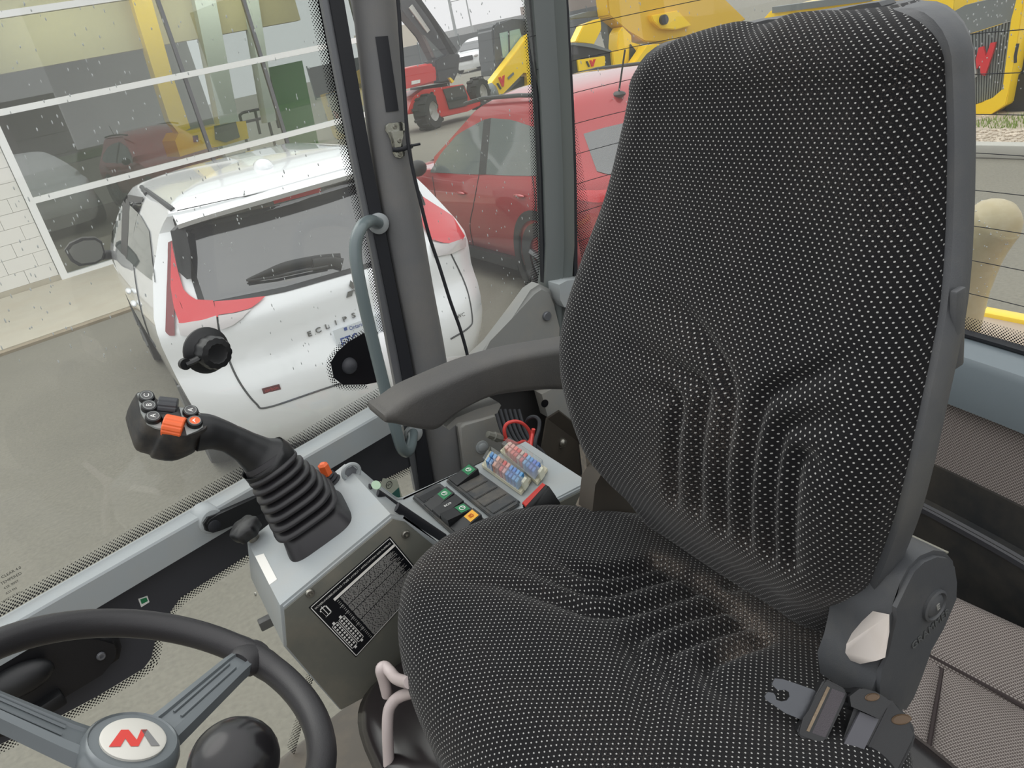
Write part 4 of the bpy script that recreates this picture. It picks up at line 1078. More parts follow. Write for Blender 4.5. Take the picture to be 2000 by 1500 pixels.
# ============================================================ STEERING WHEEL
LOCAL[0] = True
TW = -rad(34.9); wc = V((-.115, .618, 1.669))
sw = thing('steering_wheel', 'black steering wheel with grey spokes and a ball spinner knob', 'steering wheel', wc); sw.rotation_euler = (rad(1.5), -TW, 0)
# local frame: x rearwards-down, y right, z out of the wheel towards the driver
R_ = .16; bm = B(); n = 96; rows = []
for k in range(n):
    a = 2 * pi * k / n; d = V((cos(a), sin(a), 0)); sec = []
    for j in range(18):
        b = 2 * pi * j / 18; rr = .0128 * (1 + (.06 * cos(b * 5 + a * 0)) * 0)
        lump = 1.0 + .06 * (1 if (abs(((a - rad(40)) + pi) % (2 * pi) - pi) < .11 or abs(((a - rad(160)) + pi) % (2 * pi) - pi) < .11 or abs(((a - rad(280)) + pi) % (2 * pi) - pi) < .11) else 0)
        sec.append(d * (R_ + rr * 1.05 * cos(b) * lump) + V((0, 0, rr * 1.12 * sin(b) * lump)))
    rows.append(sec)
rows.append(rows[0]); vs = grid(bm, rows, closed=True); bmesh.ops.remove_doubles(bm, verts=bm.verts[:], dist=1e-5)
obj('rim', bm, MT['wheel'], sw, smooth=60)
for ang in (40, 160, 280):
    a = rad(ang); d = V((cos(a), sin(a), 0)); t = V((-sin(a), cos(a), 0)); bm = B(); rows = []
    for r, w, h, zo in ((.030, .021, .010, -.030), (.05, .0195, .0095, -.025), (.09, .0175, .009, -.013), (.128, .0155, .009, -.002), (.142, .0145, .0095, 0), (.152, .013, .009, 0)):
        prof = [(-1, -.4), (-.85, .75), (-.5, 1.), (-.42, .72), (.42, .72), (.5, 1.), (.85, .75), (1, -.4), (.6, -1), (-.6, -1)]
        rows.append([d * r + t * (w * u) + V((0, 0, zo + h * v)) for u, v in prof])
    vs = grid(bm, rows, closed=True); bm.faces.new(vs[0][::-1]); bm.faces.new(vs[-1]); sp_ = obj('spoke', bm, MT['spoke'], sw, smooth=35)
    for s in (-.004, .004):
        bm = B(); tube(bm, [d * .055 + t * s * 1.1 + V((0, 0, -.0158)), d * .125 + t * s + V((0, 0, .0045))], .0014, 6); obj('rib', bm, MT['spoke'], sp_)
    bm = B(); rows = []
    for r, w, h in ((.138, .0150, .0105), (.144, .0185, .0140), (.160, .021, .0152), (.170, .018, .0138)):
        rows.append([d * r + t * (w * cos(2 * pi * k / 16)) + V((0, 0, h * sin(2 * pi * k / 16))) for k in range(16)])
    vs = grid(bm, rows, closed=True); bm.faces.new(vs[0][::-1]); bm.faces.new(vs[-1]); obj('rim_joint', bm, MT['wheel'], sw, smooth=60)
bm = B(); lathe(bm, [(.030, -.05), (.034, -.012), (.041, .0), (.041, .010), (.038, .019), (.0355, .021), (.0345, .0195), (.030, .0195)], (0, 0, -.033), (0, 0, 1), 48); obj('hub', bm, MT['spoke'], sw, smooth=35)
bm = B(); lathe(bm, [(.0265, .018), (.0265, .0215), (.0245, .0225)], (0, 0, -.033), (0, 0, 1), 48); bdg = obj('badge', bm, mat('badge', (206, 204, 196), .35), sw, label='pale round badge with red and grey emblem')
E_ = V((1, -.05, 0)).normalized(); U_ = V((0, 0, 1)).cross(E_)
def bd(x, y): return E_ * x + U_ * y + V((0, 0, .0231 - .033))
for nm, pts, m in (('emblem_red', [(-.020, -.012), (-.010, .009), (-.004, .009), (.002, -.004), (.006, .009), (.011, .009), (.003, -.012), (-.003, -.012), (-.007, -.002), (-.011, -.012)], MT['red']), ('emblem_grey', [(.006, .009), (.011, .009), (.020, -.012), (.013, -.012)], mat('emblem_grey', (120, 120, 120), .4))):
    bm = B(); bm.faces.new([bm.verts.new(bd(*p)) for p in pts]); obj(nm, bm, m, bdg, smooth=0)
bm = B(); lathe(bm, [(.026, -.28), (.030, -.07)], (0, 0, 0), (0, 0, 1), 24); obj('column', bm, MT['rubber'], sw)
LOCAL[0] = False
sb_ = PN(457, 1490, FWD, FWD.dot(EYE) + .47)
bm = B(); ball(bm, sb_, .0275, 32, (1, 1, .92)); obj('spinner_knob', bm, mat('knob_gloss', (26, 25, 27), .22), sw, smooth=180, label='glossy black ball spinner')
axw = wmat(sw).to_3x3() @ V((0, 0, 1))
bm = B(); tube(bm, [sb_ - axw * .02, sb_ - axw * .05], .008, 12); obj('spinner_post', bm, MT['steel'], sw)
# ============================================================ GRAB HANDLE, LATCHES, WIRES, LINERS
gh = thing('grab_handle', 'bent grey tubular grab handle on the pillar beside the side window', 'handle', PY(760, 690, 1.16))
hp = [(738, 436, 1.195), (722, 432, 1.165), (703, 448, 1.135), (694, 490, 1.125), (704, 560, 1.12), (728, 665, 1.12), (757, 780, 1.12), (775, 845, 1.12), (785, 876, 1.125), (796, 882, 1.14), (803, 868, 1.165), (806, 845, 1.195)]
bm = B(); tube(bm, spline([PY(*p) for p in hp], 8), .0098, 18); obj('tube', bm, mat('handle_paint', (104, 116, 118), .28, coat=.3), gh, smooth=80)
for p, d in ((hp[0], -.01), (hp[-1], -.01)):
    bm = B(); lathe(bm, [(.017, 0), (.017, .006), (.012, .009)], PY(p[0], p[1], 1.201), (0, -1, 0), 20); obj('flange', bm, MT['paint'], gh)
# chrome latch keeper on the pillar and its cable tie
lk = thing('latch_plate', 'worn chrome latch plate screwed to the pillar', 'latch', PY(772, 270, 1.18))
YL = 1.176
Z2 = lambda x, y: (600 + x * .35, y * .35)
pl = [(440, 700), (455, 688), (530, 680), (546, 690), (548, 725), (535, 760), (520, 780), (530, 820), (548, 850), (545, 870), (520, 882), (495, 876), (480, 855), (480, 820), (470, 780), (450, 745), (436, 725)]
bm = B(); prism(bm, [PY(*Z2(*p), YL) for p in pl], (0, .004, 0)); bmesh.ops.bevel(bm, geom=[e for e in bm.edges if all(abs(v.co.y - YL) < .0005 for v in e.verts)], offset=.0014, segments=2, affect='EDGES')
obj('plate', bm, MT['chrome'], lk, smooth=40)
bm = B(); prism(bm, [PY(*Z2(*p), YL - .007) for p in ((470, 735), (545, 728), (528, 790), (522, 826), (490, 830), (486, 790))], (0, .007, 0), .002); obj('keeper', bm, MT['chrome'], lk, smooth=40)
for x, y, o in ((490, 708, 0), (515, 785, .007), (518, 862, 0)):
    bm = B(); screw(bm, PY(*Z2(x, y), YL - o), (0, -1, 0), .0038, .002); obj('screw', bm, MT['steel'], lk)
bm = B(); tube(bm, [PY(*Z2(*p), YL - .010) for p in ((478, 834), (500, 838), (540, 830), (572, 815))], .003, 8, ell=(.5, 1.2)); tube(bm, [PY(*Z2(572, 815), YL - .010), PY(*Z2(630, 803), YL - .012)], .0022, 6); lathe(bm, [(.0045, -.003), (.0045, .003)], PY(*Z2(575, 818), YL - .01), (0, 0, 1), 4)
obj('cable_tie', bm, MT['rubber'], lk)
# thin black cable hanging beside the pillar
cb = thing('cable', 'thin black cable hanging down beside the pillar', 'cable', PY(840, 400, 1.17))
cp_ = [(766, -80), (777, 0), (783, 80), (790, 180), (795, 260), (799, 292), (806, 330), (820, 390), (838, 460), (858, 520), (880, 590), (898, 640), (912, 690), (918, 730)]
bm = B(); tube(bm, spline([PY(*p, 1.165) for p in cp_], 6), .0031, 8); obj('cable_sheath', bm, MT['rubber'], cb)
# round window knob on the pane
wk = thing('window_fastener', 'black round window fastener with short lever fixed on side pane', 'fastener', G1(400, 685))
c = G1(402, 684, -.002); bm = B(); lathe(bm, [(.0335, 0), (.0335, .004), (.029, .008), (.022, .010), (.020, .012)], c, -G1N, 36); obj('rosette', bm, MT['black'], wk)
bm = B(); rows = []; x, y, a = frame3(-G1N)
c2 = c + (PN(410, 690, G1N, G1D - .03) - PN(410, 690, G1N, G1D - .03))
for h, r in ((.010, .018), (.012, .0225), (.030, .0235), (.036, .0215), (.038, .014), (.037, .012)):
    rows.append([c - G1N * h + (x * cos(2 * pi * k / 36) + y * sin(2 * pi * k / 36)) * r * (1 + .03 * (1 if k % 3 else -1)) for k in range(36)])
vs = grid(bm, rows, closed=True); bm.faces.new(vs[0][::-1]); bm.faces.new(vs[-1]); obj('grip', bm, MT['black'], wk, smooth=35)
bm = B(); tube(bm, spline([G1(398, 692, -.026), G1(380, 704, -.024), G1(362, 711, -.022)], 4), .0068, 10, ell=(1.2, .6)); lathe(bm, [(.008, -.004), (.008, .004)], G1(361, 711, -.022), G1N, 14); obj('lever', bm, MT['black'], wk)
# folding latch on the rail
fl = thing('window_latch', 'black latch arm on round grey boss along the sill rail', 'latch', PZ(412, 1015, 1.59))
c = PZ(408, 1014, 1.585); n = -G1N
bm = B(); lathe(bm, [(.021, -.02), (.021, .006), (.017, .012), (.008, .014)], c, n, 24); obj('boss', bm, MT['paint'], fl)
def FLp(px, py, o=.02): return PN(px, py, G1N, G1N.dot(c) - o)
bm = B(); prism(bm, [FLp(*p) for p in ((400, 1024), (408, 1012), (425, 1006), (500, 972), (540, 960), (545, 990), (500, 1008), (432, 1036), (418, 1042), (404, 1038))], G1N * .012); bmesh.ops.bevel(bm, geom=[e for e in bm.edges if abs((e.verts[0].co - e.verts[1].co).dot(G1N)) < .001 and min(v.co.dot(G1N) for v in e.verts) < G1N.dot(c) - .015], offset=.003, segments=2, affect='EDGES')
obj('arm', bm, MT['black'], fl, smooth=40)
bm = B(); lathe(bm, [(.009, 0), (.009, .003), (.0065, .004)], FLp(418, 1027), n, 20); obj('pivot', bm, MT['rubber'], fl)
# green escape sticker edge on the lower panel
bm = B(); prism(bm, [G1(*p, -.0055) for p in ((270, 1170), (288, 1164), (292, 1176), (276, 1186))], G1N * .001); tag(obj('sticker_green_edge', bm, MT['white'], None, smooth=0), 'small green and white sticker on the dark panel above steering wheel', 'sticker')
o_ = bpy.data.objects['sticker_green_edge']; o_.name = 'panel_sticker'
bm = B(); prism(bm, [G1(*p, -.0060) for p in ((274, 1171), (286, 1167), (289, 1174), (277, 1180))], G1N * .0008); obj('print', bm, MT['green'], o_, smooth=0)
# black latch housing behind the steering wheel
lh = thing('latch_housing', 'black moulded latch housing on the lower side panel behind wheel', 'housing', G1(120, 1330))
hs_ = [(-160, 1330), (-40, 1275), (100, 1230), (200, 1236), (236, 1246), (243, 1268), (238, 1292), (200, 1318), (110, 1372), (60, 1410), (40, 1440), (-160, 1480)]
bm = B(); prism(bm, [G1(*p, -.03) for p in hs_], G1N * .027); bmesh.ops.bevel(bm, geom=[e for e in bm.edges if max(v.co.dot(G1N) for v in e.verts) < G1D - .025], offset=.010, segments=3, affect='EDGES')
obj('cover', bm, mat('housing_black', (28, 28, 30), .35, bump=(700, .08)), lh, smooth=50)
bm = B(); ball(bm, G1(35, 1330, -.04), .03, 20, (1.4, .6, .7)); obj('bulge', bm, MT['black'], lh, smooth=180)
bm = B(); box(bm, G1(85, 1382, -.035), (.05, .02, .02), M.Rotation(T1, 3, 'Z'), .004); obj('latch_tab', bm, MT['black'], lh)
bm = B(); screw(bm, G1(197, 1281, -.031), -G1N, .006, .0035); obj('screw', bm, MT['alu'], lh)
# sticker on the low glass beside the console
bm = B(); q = [G1(*p, -.007) for p in ((741, 962), (752, 936), (778, 940), (785, 972), (775, 990))]
stk = obj('window_sticker', bm, MT['green'], None, smooth=0) if False else None
bm = B(); prism(bm, [G1(*p, -.007) for p in ((738, 966), (748, 934), (776, 938), (790, 985), (760, 992))], G1N * .001)
stk = tag(obj('window_sticker', bm, mat('pale_sticker', (196, 200, 184), .4), None, smooth=0), 'pale sticker with round emblem and green corner low behind the console', 'sticker')
bm = B(); c = G1(760, 947, -.0075); tube(bm, [c + G1T * .0065 * cos(a) + V((0, 0, .0065 * sin(a))) for a in [k * 2 * pi / 20 for k in range(20)]], .0006, 4, closed=True); obj('ring_mark', bm, MT['frit'], stk)
text('mark_letter', 'W', .008, G1T, (0, 0, 1), G1(760, 947, -.0078), MT['frit'], stk, depth=0)
bm = B(); prism(bm, [G1(*p, -.0076) for p in ((764, 966), (779, 952), (783, 974))], G1N * .0004); obj('green_corner', bm, mat('sticker_teal', (60, 108, 100), .4), stk, smooth=0)
# ---- right-hand wall behind the console: grey cover, dark recess, bracket
bm = B(); prism(bm, [V((.36, 1.222, 1.09)), V((.80, 1.222, 1.09)), V((.80, 1.222, 1.60)), V((.36, 1.222, 1.60))], (0, .02, 0)); wr = struct('wall_right', bm, mat('wall_dark', (46, 45, 45), .7, var=.1), smooth=0)
bm = B(); prism(bm, [PY(*p, 1.178) for p in ((897, 836), (906, 826), (968, 808), (976, 815), (984, 865), (1000, 880), (1010, 925), (1000, 1010), (915, 1010), (903, 890))][::-1], (0, .04, 0)); bmesh.ops.bevel(bm, geom=[e for e in bm.edges if all(abs(v.co.y - 1.178) < .0005 for v in e.verts)], offset=.006, segments=3, affect='EDGES')
cv = obj('cover', bm, MT['trimgrey'], wr, smooth=50)
bm = B(); lathe(bm, [(.013, -.002), (.013, .002), (.0085, .0025), (.0085, .005), (.007, .006)], PY(941, 873, 1.178), (0, -1, 0), 20); obj('button', bm, MT['paint'], cv)
bm = B(); prism(bm, [PY(*p, 1.172) for p in ((1058, 770), (1118, 740), (1180, 740), (1180, 860), (1120, 842), (1070, 815))], (0, .03, 0), .003); gp2 = obj('panel', bm, MT['trimgrey'], wr)
bm = B(); lathe(bm, [(.008, -.001), (.008, .0006)], PY(1064, 788, 1.1715), (0, -1, 0), 18); obj('hole', bm, MT['frit'], gp2)
bm = B(); rows = []
bkp = [(1068, 815), (1140, 862), (1145, 870)]
q = [PY(1066, 816, 1.12), PX(1128, 862, .70), PX(1132, 935, .70), PY(1055, 880, 1.12)]
prism(bm, q, (0, -.004, 0)); br = tag(obj('seat_bracket', bm, MT['darksteel'], None, smooth=0), 'rusty dark steel bracket plate between wires and the seat', 'bracket')
bm = B(); prism(bm, [q[0] + V((0, 0, .0)), q[1], q[1] + V((.03, 0, .004)), q[0] + V((.03, 0, .004))], (0, 0, -.004)); obj('flange', bm, MT['darksteel'], br, smooth=0)
bm = B(); m_ = q[0].lerp(q[1], .45).lerp(q[3].lerp(q[2], .45), .35); ball(bm, m_ + V((0, -.006, 0)), .009, 12); lathe(bm, [(.011, 0), (.011, .004)], m_ + V((0, -.004, 0)), (-.3, -1, 0), 6); obj('bolt', bm, MT['steel'], br)
bm = B(); prism(bm, [PX(*p, .64) for p in ((1120, 935), (1140, 930), (1180, 905), (1230, 960), (1230, 1010), (1120, 1010))], (.02, 0, 0)); obj('lower_plate', bm, MT['darksteel'], br, smooth=0)
# ---- wiring
WZ = lambda px, py, y=1.05: PY(px, py, y)
def wire(name, label, cat, pts, r, m, group=None, cover=None):
    bm = B(); tube(bm, spline([WZ(*p) for p in pts], 7), r, 8); return tag(obj(name, bm, m, None), label, cat, group)
w = thing('wire_plug', 'red wire looping up to a grey two pin plug behind console', 'wire', WZ(980, 855))
bm = B(); tube(bm, spline([WZ(*p) for p in ((978, 857), (995, 861), (1010, 866), (1024, 862), (1036, 872), (1050, 885), (1064, 905))], 7), .0028, 8); obj('wire', bm, MT['redwire'], w)
bm = B(); tube(bm, spline([WZ(*p) for p in ((1062, 910, 1.0), (1040, 900), (1015, 880), (992, 862), (985, 842), (990, 828), (1006, 823), (1022, 828), (1034, 842), (1037, 856), (1030, 866), (1016, 872), (1006, 880), (1002, 890))], 7), .0031, 8); obj('wire', bm, MT['redwire'], w)
bm = B(); a, b = WZ(952, 848), WZ(980, 857); d = (b - a); lathe(bm, [(.004, 0), (.006, .0005), (.0065, d.length * .4), (.0085, d.length * .45), (.0075, d.length * .6), (.0085, d.length * .75), (.006, d.length)], a, d, 8); obj('plug', bm, mat('plug_grey', (104, 104, 96), .5), w)
wire('wire', 'thick red wire rising straight behind fuse box', 'wire', [(1042, 838, 1.02), (1040, 850, 1.02), (1037, 870, 1.0), (1034, 890, .99), (1030, 905, .985)], .0033, MT['redwire'])
wire('wire', 'black wire arching over beside the thick red wire', 'wire', [(1026, 830, 1.06), (1032, 818, 1.05), (1044, 814, 1.04), (1053, 822, 1.03), (1052, 840, 1.02), (1046, 860, 1.0), (1044, 885, .99), (1042, 910, .98)], .0034, MT['rubber'])
wire('wire', 'dull red wires running low beside the bracket', 'wire', [(1036, 880, 1.02), (1052, 890, 1.0), (1066, 900, 1.0), (1071, 915, .99), (1062, 925, .98)], .0032, MT['redwire'])
for i, dx in enumerate((0, 9, 18, 27, 36, 45)):
    wire('harness_cable', 'black cables bundled in the dark recess below armrest', 'cable', [(968 + dx, 800, 1.15), (972 + dx, 815, 1.14), (980 + dx, 840, 1.12), (992 + dx, 862, 1.10), (1012 + dx, 880, 1.07), (1030 + dx, 905, 1.03)], .0036, MT['rubber'], 'cables in the recess')
# ---- woven liner below the rear rail, and its seams
def liner(name, P, m, parent=None, n=14, bulge=.012):
    rows = []
    for i in range(n + 1):
        a = P[0].lerp(P[1], i / n); b = P[3].lerp(P[2], i / n); nn = (P[1] - P[0]).cross(P[3] - P[0]).normalized()
        if nn.z < 0: nn = -nn
        rows.append([a.lerp(b, j / n) + nn * bulge * min(1, 8 * min(i / n, 1 - i / n)) ** .5 * min(1, 8 * min(j / n, 1 - j / n)) ** .5 for j in range(n + 1)])
    L0 = (P[1] - P[0]).length; L1 = (P[3] - P[0]).length
    bm = B(); grid(bm, rows, uvs=lambda i, j: (i / n * L0, j / n * L1)); 
    return obj(name, bm, m, parent, smooth=180)
ln = thing('rear_liner', 'grey woven padded liner with sewn seams behind the seat', 'liner', (.7, .2, 1.1))
z0 = 1.17; Pz = lambda px, py, z: PZ(px, py, z)
A1, A2, A3, A4 = Pz(1700, 1090, 1.19), Pz(2160, 1300, 1.20), Pz(2160, 1475, 1.165), Pz(1690, 1225, 1.16)
liner('pad', [A1, A2, A3, A4], MT['weave'], ln)
B2 = Pz(1842, 1296, 1.160)
liner('pad', [B2 + V((0, 0, 0)), A3 + V((0, 0, .0)), Pz(2200, 1900, 1.13), Pz(1770, 1720, 1.13)], mat('dummy', (1, 1, 1)) if False else MT['weave'], ln)
liner('strip', [A4, B2, Pz(1770, 1720, 1.135), Pz(1560, 1640, 1.13)], MT['weave'], ln)
for a, b in ((B2, Pz(1770, 1720, 1.142)), (Pz(1800, 1270, 1.168), A3), (B2, A3)):
    bm = B(); tube(bm, spline([a, a.lerp(b, .5) + V((0, 0, .003)), b], 5), .003, 6); obj('piping', bm, mat('piping', (66, 58, 58), .9), ln)
# ============================================================ OUTSIDE
from mathutils.bvhtree import BVHTree
MO = {}
MO['asphalt'] = mat('asphalt', (122, 119, 108), .9, bump=(120, .8), var=.30, vscale=42, dust=.35, dscale=1.1, dustc=(98, 96, 90))
MO['concrete'] = mat('concrete', (186, 180, 164), .85, bump=(60, .3), var=.08, vscale=5, dust=.3, dscale=2)
MO['kerb'] = mat('kerb_concrete', (176, 175, 168), .85, bump=(60, .3), var=.08, vscale=5)
MO['white'] = mat('white_car_paint', (238, 240, 242), .25, coat=1., spec=.5)
MO['redcar'] = mat('red_car_paint', (168, 30, 40), .28, metal=.25, coat=1.)
MO['alum'] = mat('white_frame', (246, 248, 248), .4)
MO['block'] = mat('white_block', (236, 235, 230), .8, bump=(80, .3), var=.03)
MO['yellow'] = mat('machine_yellow', (252, 212, 28), .35, coat=.4)
MO['mgrey'] = mat('machine_grey', (114, 121, 122), .45)
MO['mdark'] = mat('machine_dark', (44, 47, 50), .5)
MO['red'] = mat('machine_red', (206, 44, 42), .35, coat=.3)
MO['lamp_red'] = mat('lamp_red', (214, 40, 52), .12, coat=1.)
MO['lamp_white'] = mat('lamp_clear', (196, 190, 190), .12, coat=1.)
MO['tyre'] = mat('tyre', (52, 52, 52), .85)
MO['rim'] = mat('wheel_rim', (120, 122, 124), .35, metal=.7)
MO['darkglass'] = mat('tinted_glass', (42, 44, 50), .04, spec=.5)
MO['darkglass'].node_tree.nodes['Principled BSDF'].inputs['IOR'].default_value = 2.3
MO['sideglass'] = mat('side_window_glass', (92, 100, 98), .04)
MO['sideglass'].node_tree.nodes['Principled BSDF'].inputs['IOR'].default_value = 2.0
MO['gap'] = mat('panel_gap', (60, 62, 64), .7)
MO['blackpl'] = mat('car_black', (34, 35, 37), .45)
# ---- ground
bm = B(); bm.faces.new([bm.verts.new(p) for p in ((-60, -40, 0), (120, -40, 0), (120, 140, 0), (-60, 140, 0))]); struct('floor_outside', bm, MO['asphalt'], smooth=0).name = 'ground'
BT_ = rad(7); BN = V((-sin(BT_), cos(BT_), 0)); BTg = V((cos(BT_), sin(BT_), 0)); BP = V((-.9, 13.2, 0))
def bw(s, z, off=0.): return BP + BTg * s + V((0, 0, z)) - BN * off      # off > 0 : in front of the facade
def bplane(depth): 
    return lambda px, py: PN(px, py, BN, BN.dot(BP) + depth)
def bbox(bm, s0, s1, z0, z1, o0, o1): prism(bm, [bw(s0, z0, o0), bw(s1, z0, o0), bw(s1, z1, o0), bw(s0, z1, o0)], BN * (o0 - o1))
# walkway slab with joints
wk_ = tag(B() and bpy.data.objects.new('walkway', None), '', '') if False else None
pv = struct('path', (lambda bm: prism(bm, [bw(-14, .012, 3.28), bw(16, .012, 3.28), bw(16, .012, 0), bw(-14, .012, 0)], (0, 0, .012)))(B()), MO['concrete'], smooth=0)
for k in range(12):
    bm = B(); s0 = -12 + k * 2.2; q = [bw(s0 + .01, .02, 3.3), bw(s0 + 2.19, .02, 3.3), bw(s0 + 2.19, .02, .02), bw(s0 + .01, .02, .02)]
    prism(bm, q, (0, 0, .02)); obj('slab', bm, MO['concrete'], pv, smooth=0)
bm = B(); prism(bm, [bw(-14, 0, 3.42), bw(16, 0, 3.42), bw(16, 0, 3.30), bw(-14, 0, 3.30)], (0, 0, .03)); obj('edge_strip', bm, mat('edge_dirt', (150, 138, 118), .95, var=.2, vscale=8), pv, smooth=0)
# ---- showroom facade
fac = struct('wall_showroom', (lambda bm: (bbox(bm, -9, .40, 0.0, 6.5, -.05, -.3), bbox(bm, .40, 6.3, 5.9, 6.4, .05, -.3))[0] or bm)(B()), mat('mortar', (206, 206, 200), .9), smooth=0)
r_ = 0
for r_ in range(22):
    z0 = .12 + r_ * .2
    for c_ in range(14):
        s1 = .39 - c_ * .4 - (.2 if r_ % 2 else 0); s0 = s1 - .395
        if c_ == 0 and r_ % 2:
            bm = B(); bbox(bm, .19 + .004, .39, z0, z0 + .196, 0.004, -.06); obj('block', bm, MO['block'], fac, smooth=0)
        if c_ > 5 and r_ > 12: continue
        if c_ > 7: break
        bm = B(); bbox(bm, s0, s1, z0, z0 + .196, .003 + .001 * ((r_ * 7 + c_ * 3) % 3), -.06); obj('block', bm, MO['block'], fac, smooth=0)
bm = B(); bbox(bm, -9, .40, .0, .118, .012, -.06); obj('base_course', bm, MO['concrete'], fac, smooth=0)
win = struct('window_4', (lambda bm: (bbox(bm, .40, .50, 0, 6, .06, -.06), bm)[1])(B()), MO['alum'], smooth=0)
for z0, z1 in ((0.0, .10), (1.165, 1.25), (2.37, 2.455), (3.535, 3.62), (4.7, 4.78)):
    bm = B(); bbox(bm, .50, 6.3, z0, z1, .055, -.06); obj('transom', bm, MO['alum'], win, smooth=0)
ml = [3.13, 4.42, 5.72, 6.28]
for s in ml:
    bm = B(); bbox(bm, s, s + .055, .1, 6, .02, -.05); obj('mullion', bm, MT['alu'], win, smooth=0)
ed = [.5] + ml
for z0, z1 in ((.1, 1.165), (1.25, 2.37), (2.455, 3.535), (3.62, 4.7), (4.78, 6)):
    for a, b in zip(ed, ed[1:]):
        bm = B(); bbox(bm, a, b, z0, z1, .0, -.008); obj('pane', bm, MT['glass_b'], win, smooth=0)
# showroom inside
ins = struct('room_interior', (lambda bm: (bbox(bm, .4, 6.3, 0, .02, -.3, -10), bm)[1])(B()), mat('showroom_floor', (120, 118, 108), .3), smooth=0); ins.name = 'floor_showroom'
bm = B(); bbox(bm, .4, 6.3, 0, 6, -9.5, -9.7); struct('wall_showroom_back', bm, mat('back_wall', (168, 172, 162), .8), smooth=0)
bm = B(); bbox(bm, .2, .35, 0, 6, -.3, -9.7); struct('wall_showroom_side', bm, mat('left_wall', (150, 152, 144), .8), smooth=0)
bm = B(); bbox(bm, .3, 6.3, 4.1, 4.2, -.3, -9.7); struct('ceiling_showroom', bm, mat('sr_ceiling', (190, 182, 150), .8), smooth=0)
bm = B(); bbox(bm, .5, 6.3, 3.0, 4.1, -2.2, -2.4); struct('trim_6', bm, mat('bulkhead', (190, 180, 140), .8), smooth=0)
I3 = bplane(3.2); I2 = bplane(2.0); I5 = bplane(5.5); IB = bplane(9.3)
def slab(name, px, fn, th, m, parent=None, bev=0., smooth=30, label=None):
    bm = B(); prism(bm, [fn(*p) for p in px], th)
    if bev: bmesh.ops.bevel(bm, geom=bm.edges[:], offset=bev, segments=2, affect='EDGES')
    return obj(name, bm, m, parent, smooth=smooth, label=label)
lampm = mat('tube_light', (255, 246, 214), .5, emit=3.)
for i, px in enumerate((((40, 103), (95, 94), (96, 99), (42, 108)), ((222, 67), (275, 58), (276, 63), (222, 73)), ((210, 74), (260, 66), (262, 71), (212, 79)))):
    o = slab('ceiling_light', px, I5, BN * .2, lampm, None); tag(o, ('left fluorescent light inside the showroom', 'upper of two fluorescent lights inside the showroom', 'lower of two fluorescent lights inside the showroom')[i], 'light', 'showroom ceiling lights')
for k in range(2):
    la = bpy.data.lights.new('showroom_fill', 'AREA'); la.energy = 38; la.shape = 'RECTANGLE'; la.size = 2.2; la.size_y = .5; la.color = (1, .97, .88)  # added fill light brightening the showroom from near the glass, not a fitting
    lo = bpy.data.objects.new('showroom_fill', la); COL.objects.link(lo); lo.location = bw(2.0 + k * 2.8, 4.0, -1.2); lo.rotation_euler = (rad(28), 0, BT_)
# white and grey columns, green board, yellow arm machine, trolley
for i, px in enumerate((((376, -20), (418, -20), (466, 236), (430, 245)), ((478, -20), (502, -20), (540, 235), (522, 240)))):
    o = slab('column', px, I2, BN * .3, mat('column_white%d' % i, (206, 212, 204), .6)); o['kind'] = 'structure'
    o.name = 'trim_%d' % (7 + i)
o = slab('green_board', ((524, 132), (590, 118), (632, 330), (580, 350)), I3, BN * .06, mat('board_green', (44, 120, 40), .6)); tag(o, 'bright green board standing inside the showroom', 'board')
# yellow machine inside
ym = thing('yellow_machine', 'yellow machine with tall slanting boom inside the showroom', 'machine', I2(400, 300))
slab('boom', ((248, -30), (288, -30), (338, 150), (372, 250), (350, 262), (330, 235), (300, 140)), I2, BN * .3, MO['yellow'], ym)
slab('body', ((342, 275), (350, 258), (400, 250), (440, 240), (480, 236), (486, 270), (440, 284), (405, 290), (352, 306)), I2, BN * .9, MO['yellow'], ym)
slab('window', ((376, 265), (386, 264), (388, 276), (378, 278)), lambda x, y: I2(x, y) - BN * .01, BN * .02, MO['mdark'], ym)
slab('grille', ((418, 246), (460, 238), (468, 268), (440, 278), (420, 272)), lambda x, y: I2(x, y) - BN * .02, BN * .03, mat('m_green', (86, 96, 78), .6), ym)
tr = thing('trolley', 'dark tubular trolley frame inside the showroom beside the yellow machine', 'trolley', I2(510, 250))
bm = B()
for pl in (((468, 225), (474, 220), (530, 208), (536, 214), (545, 250)), ((468, 225), (478, 262)), ((498, 216), (508, 262)), ((518, 211), (530, 258)), ((470, 240), (540, 225)), ((478, 262), (503, 362)), ((530, 258), (559, 362))):
    tube(bm, [bplane(3.05)(*p) for p in pl], .03, 6)
obj('frame', bm, MO['mdark'], tr)

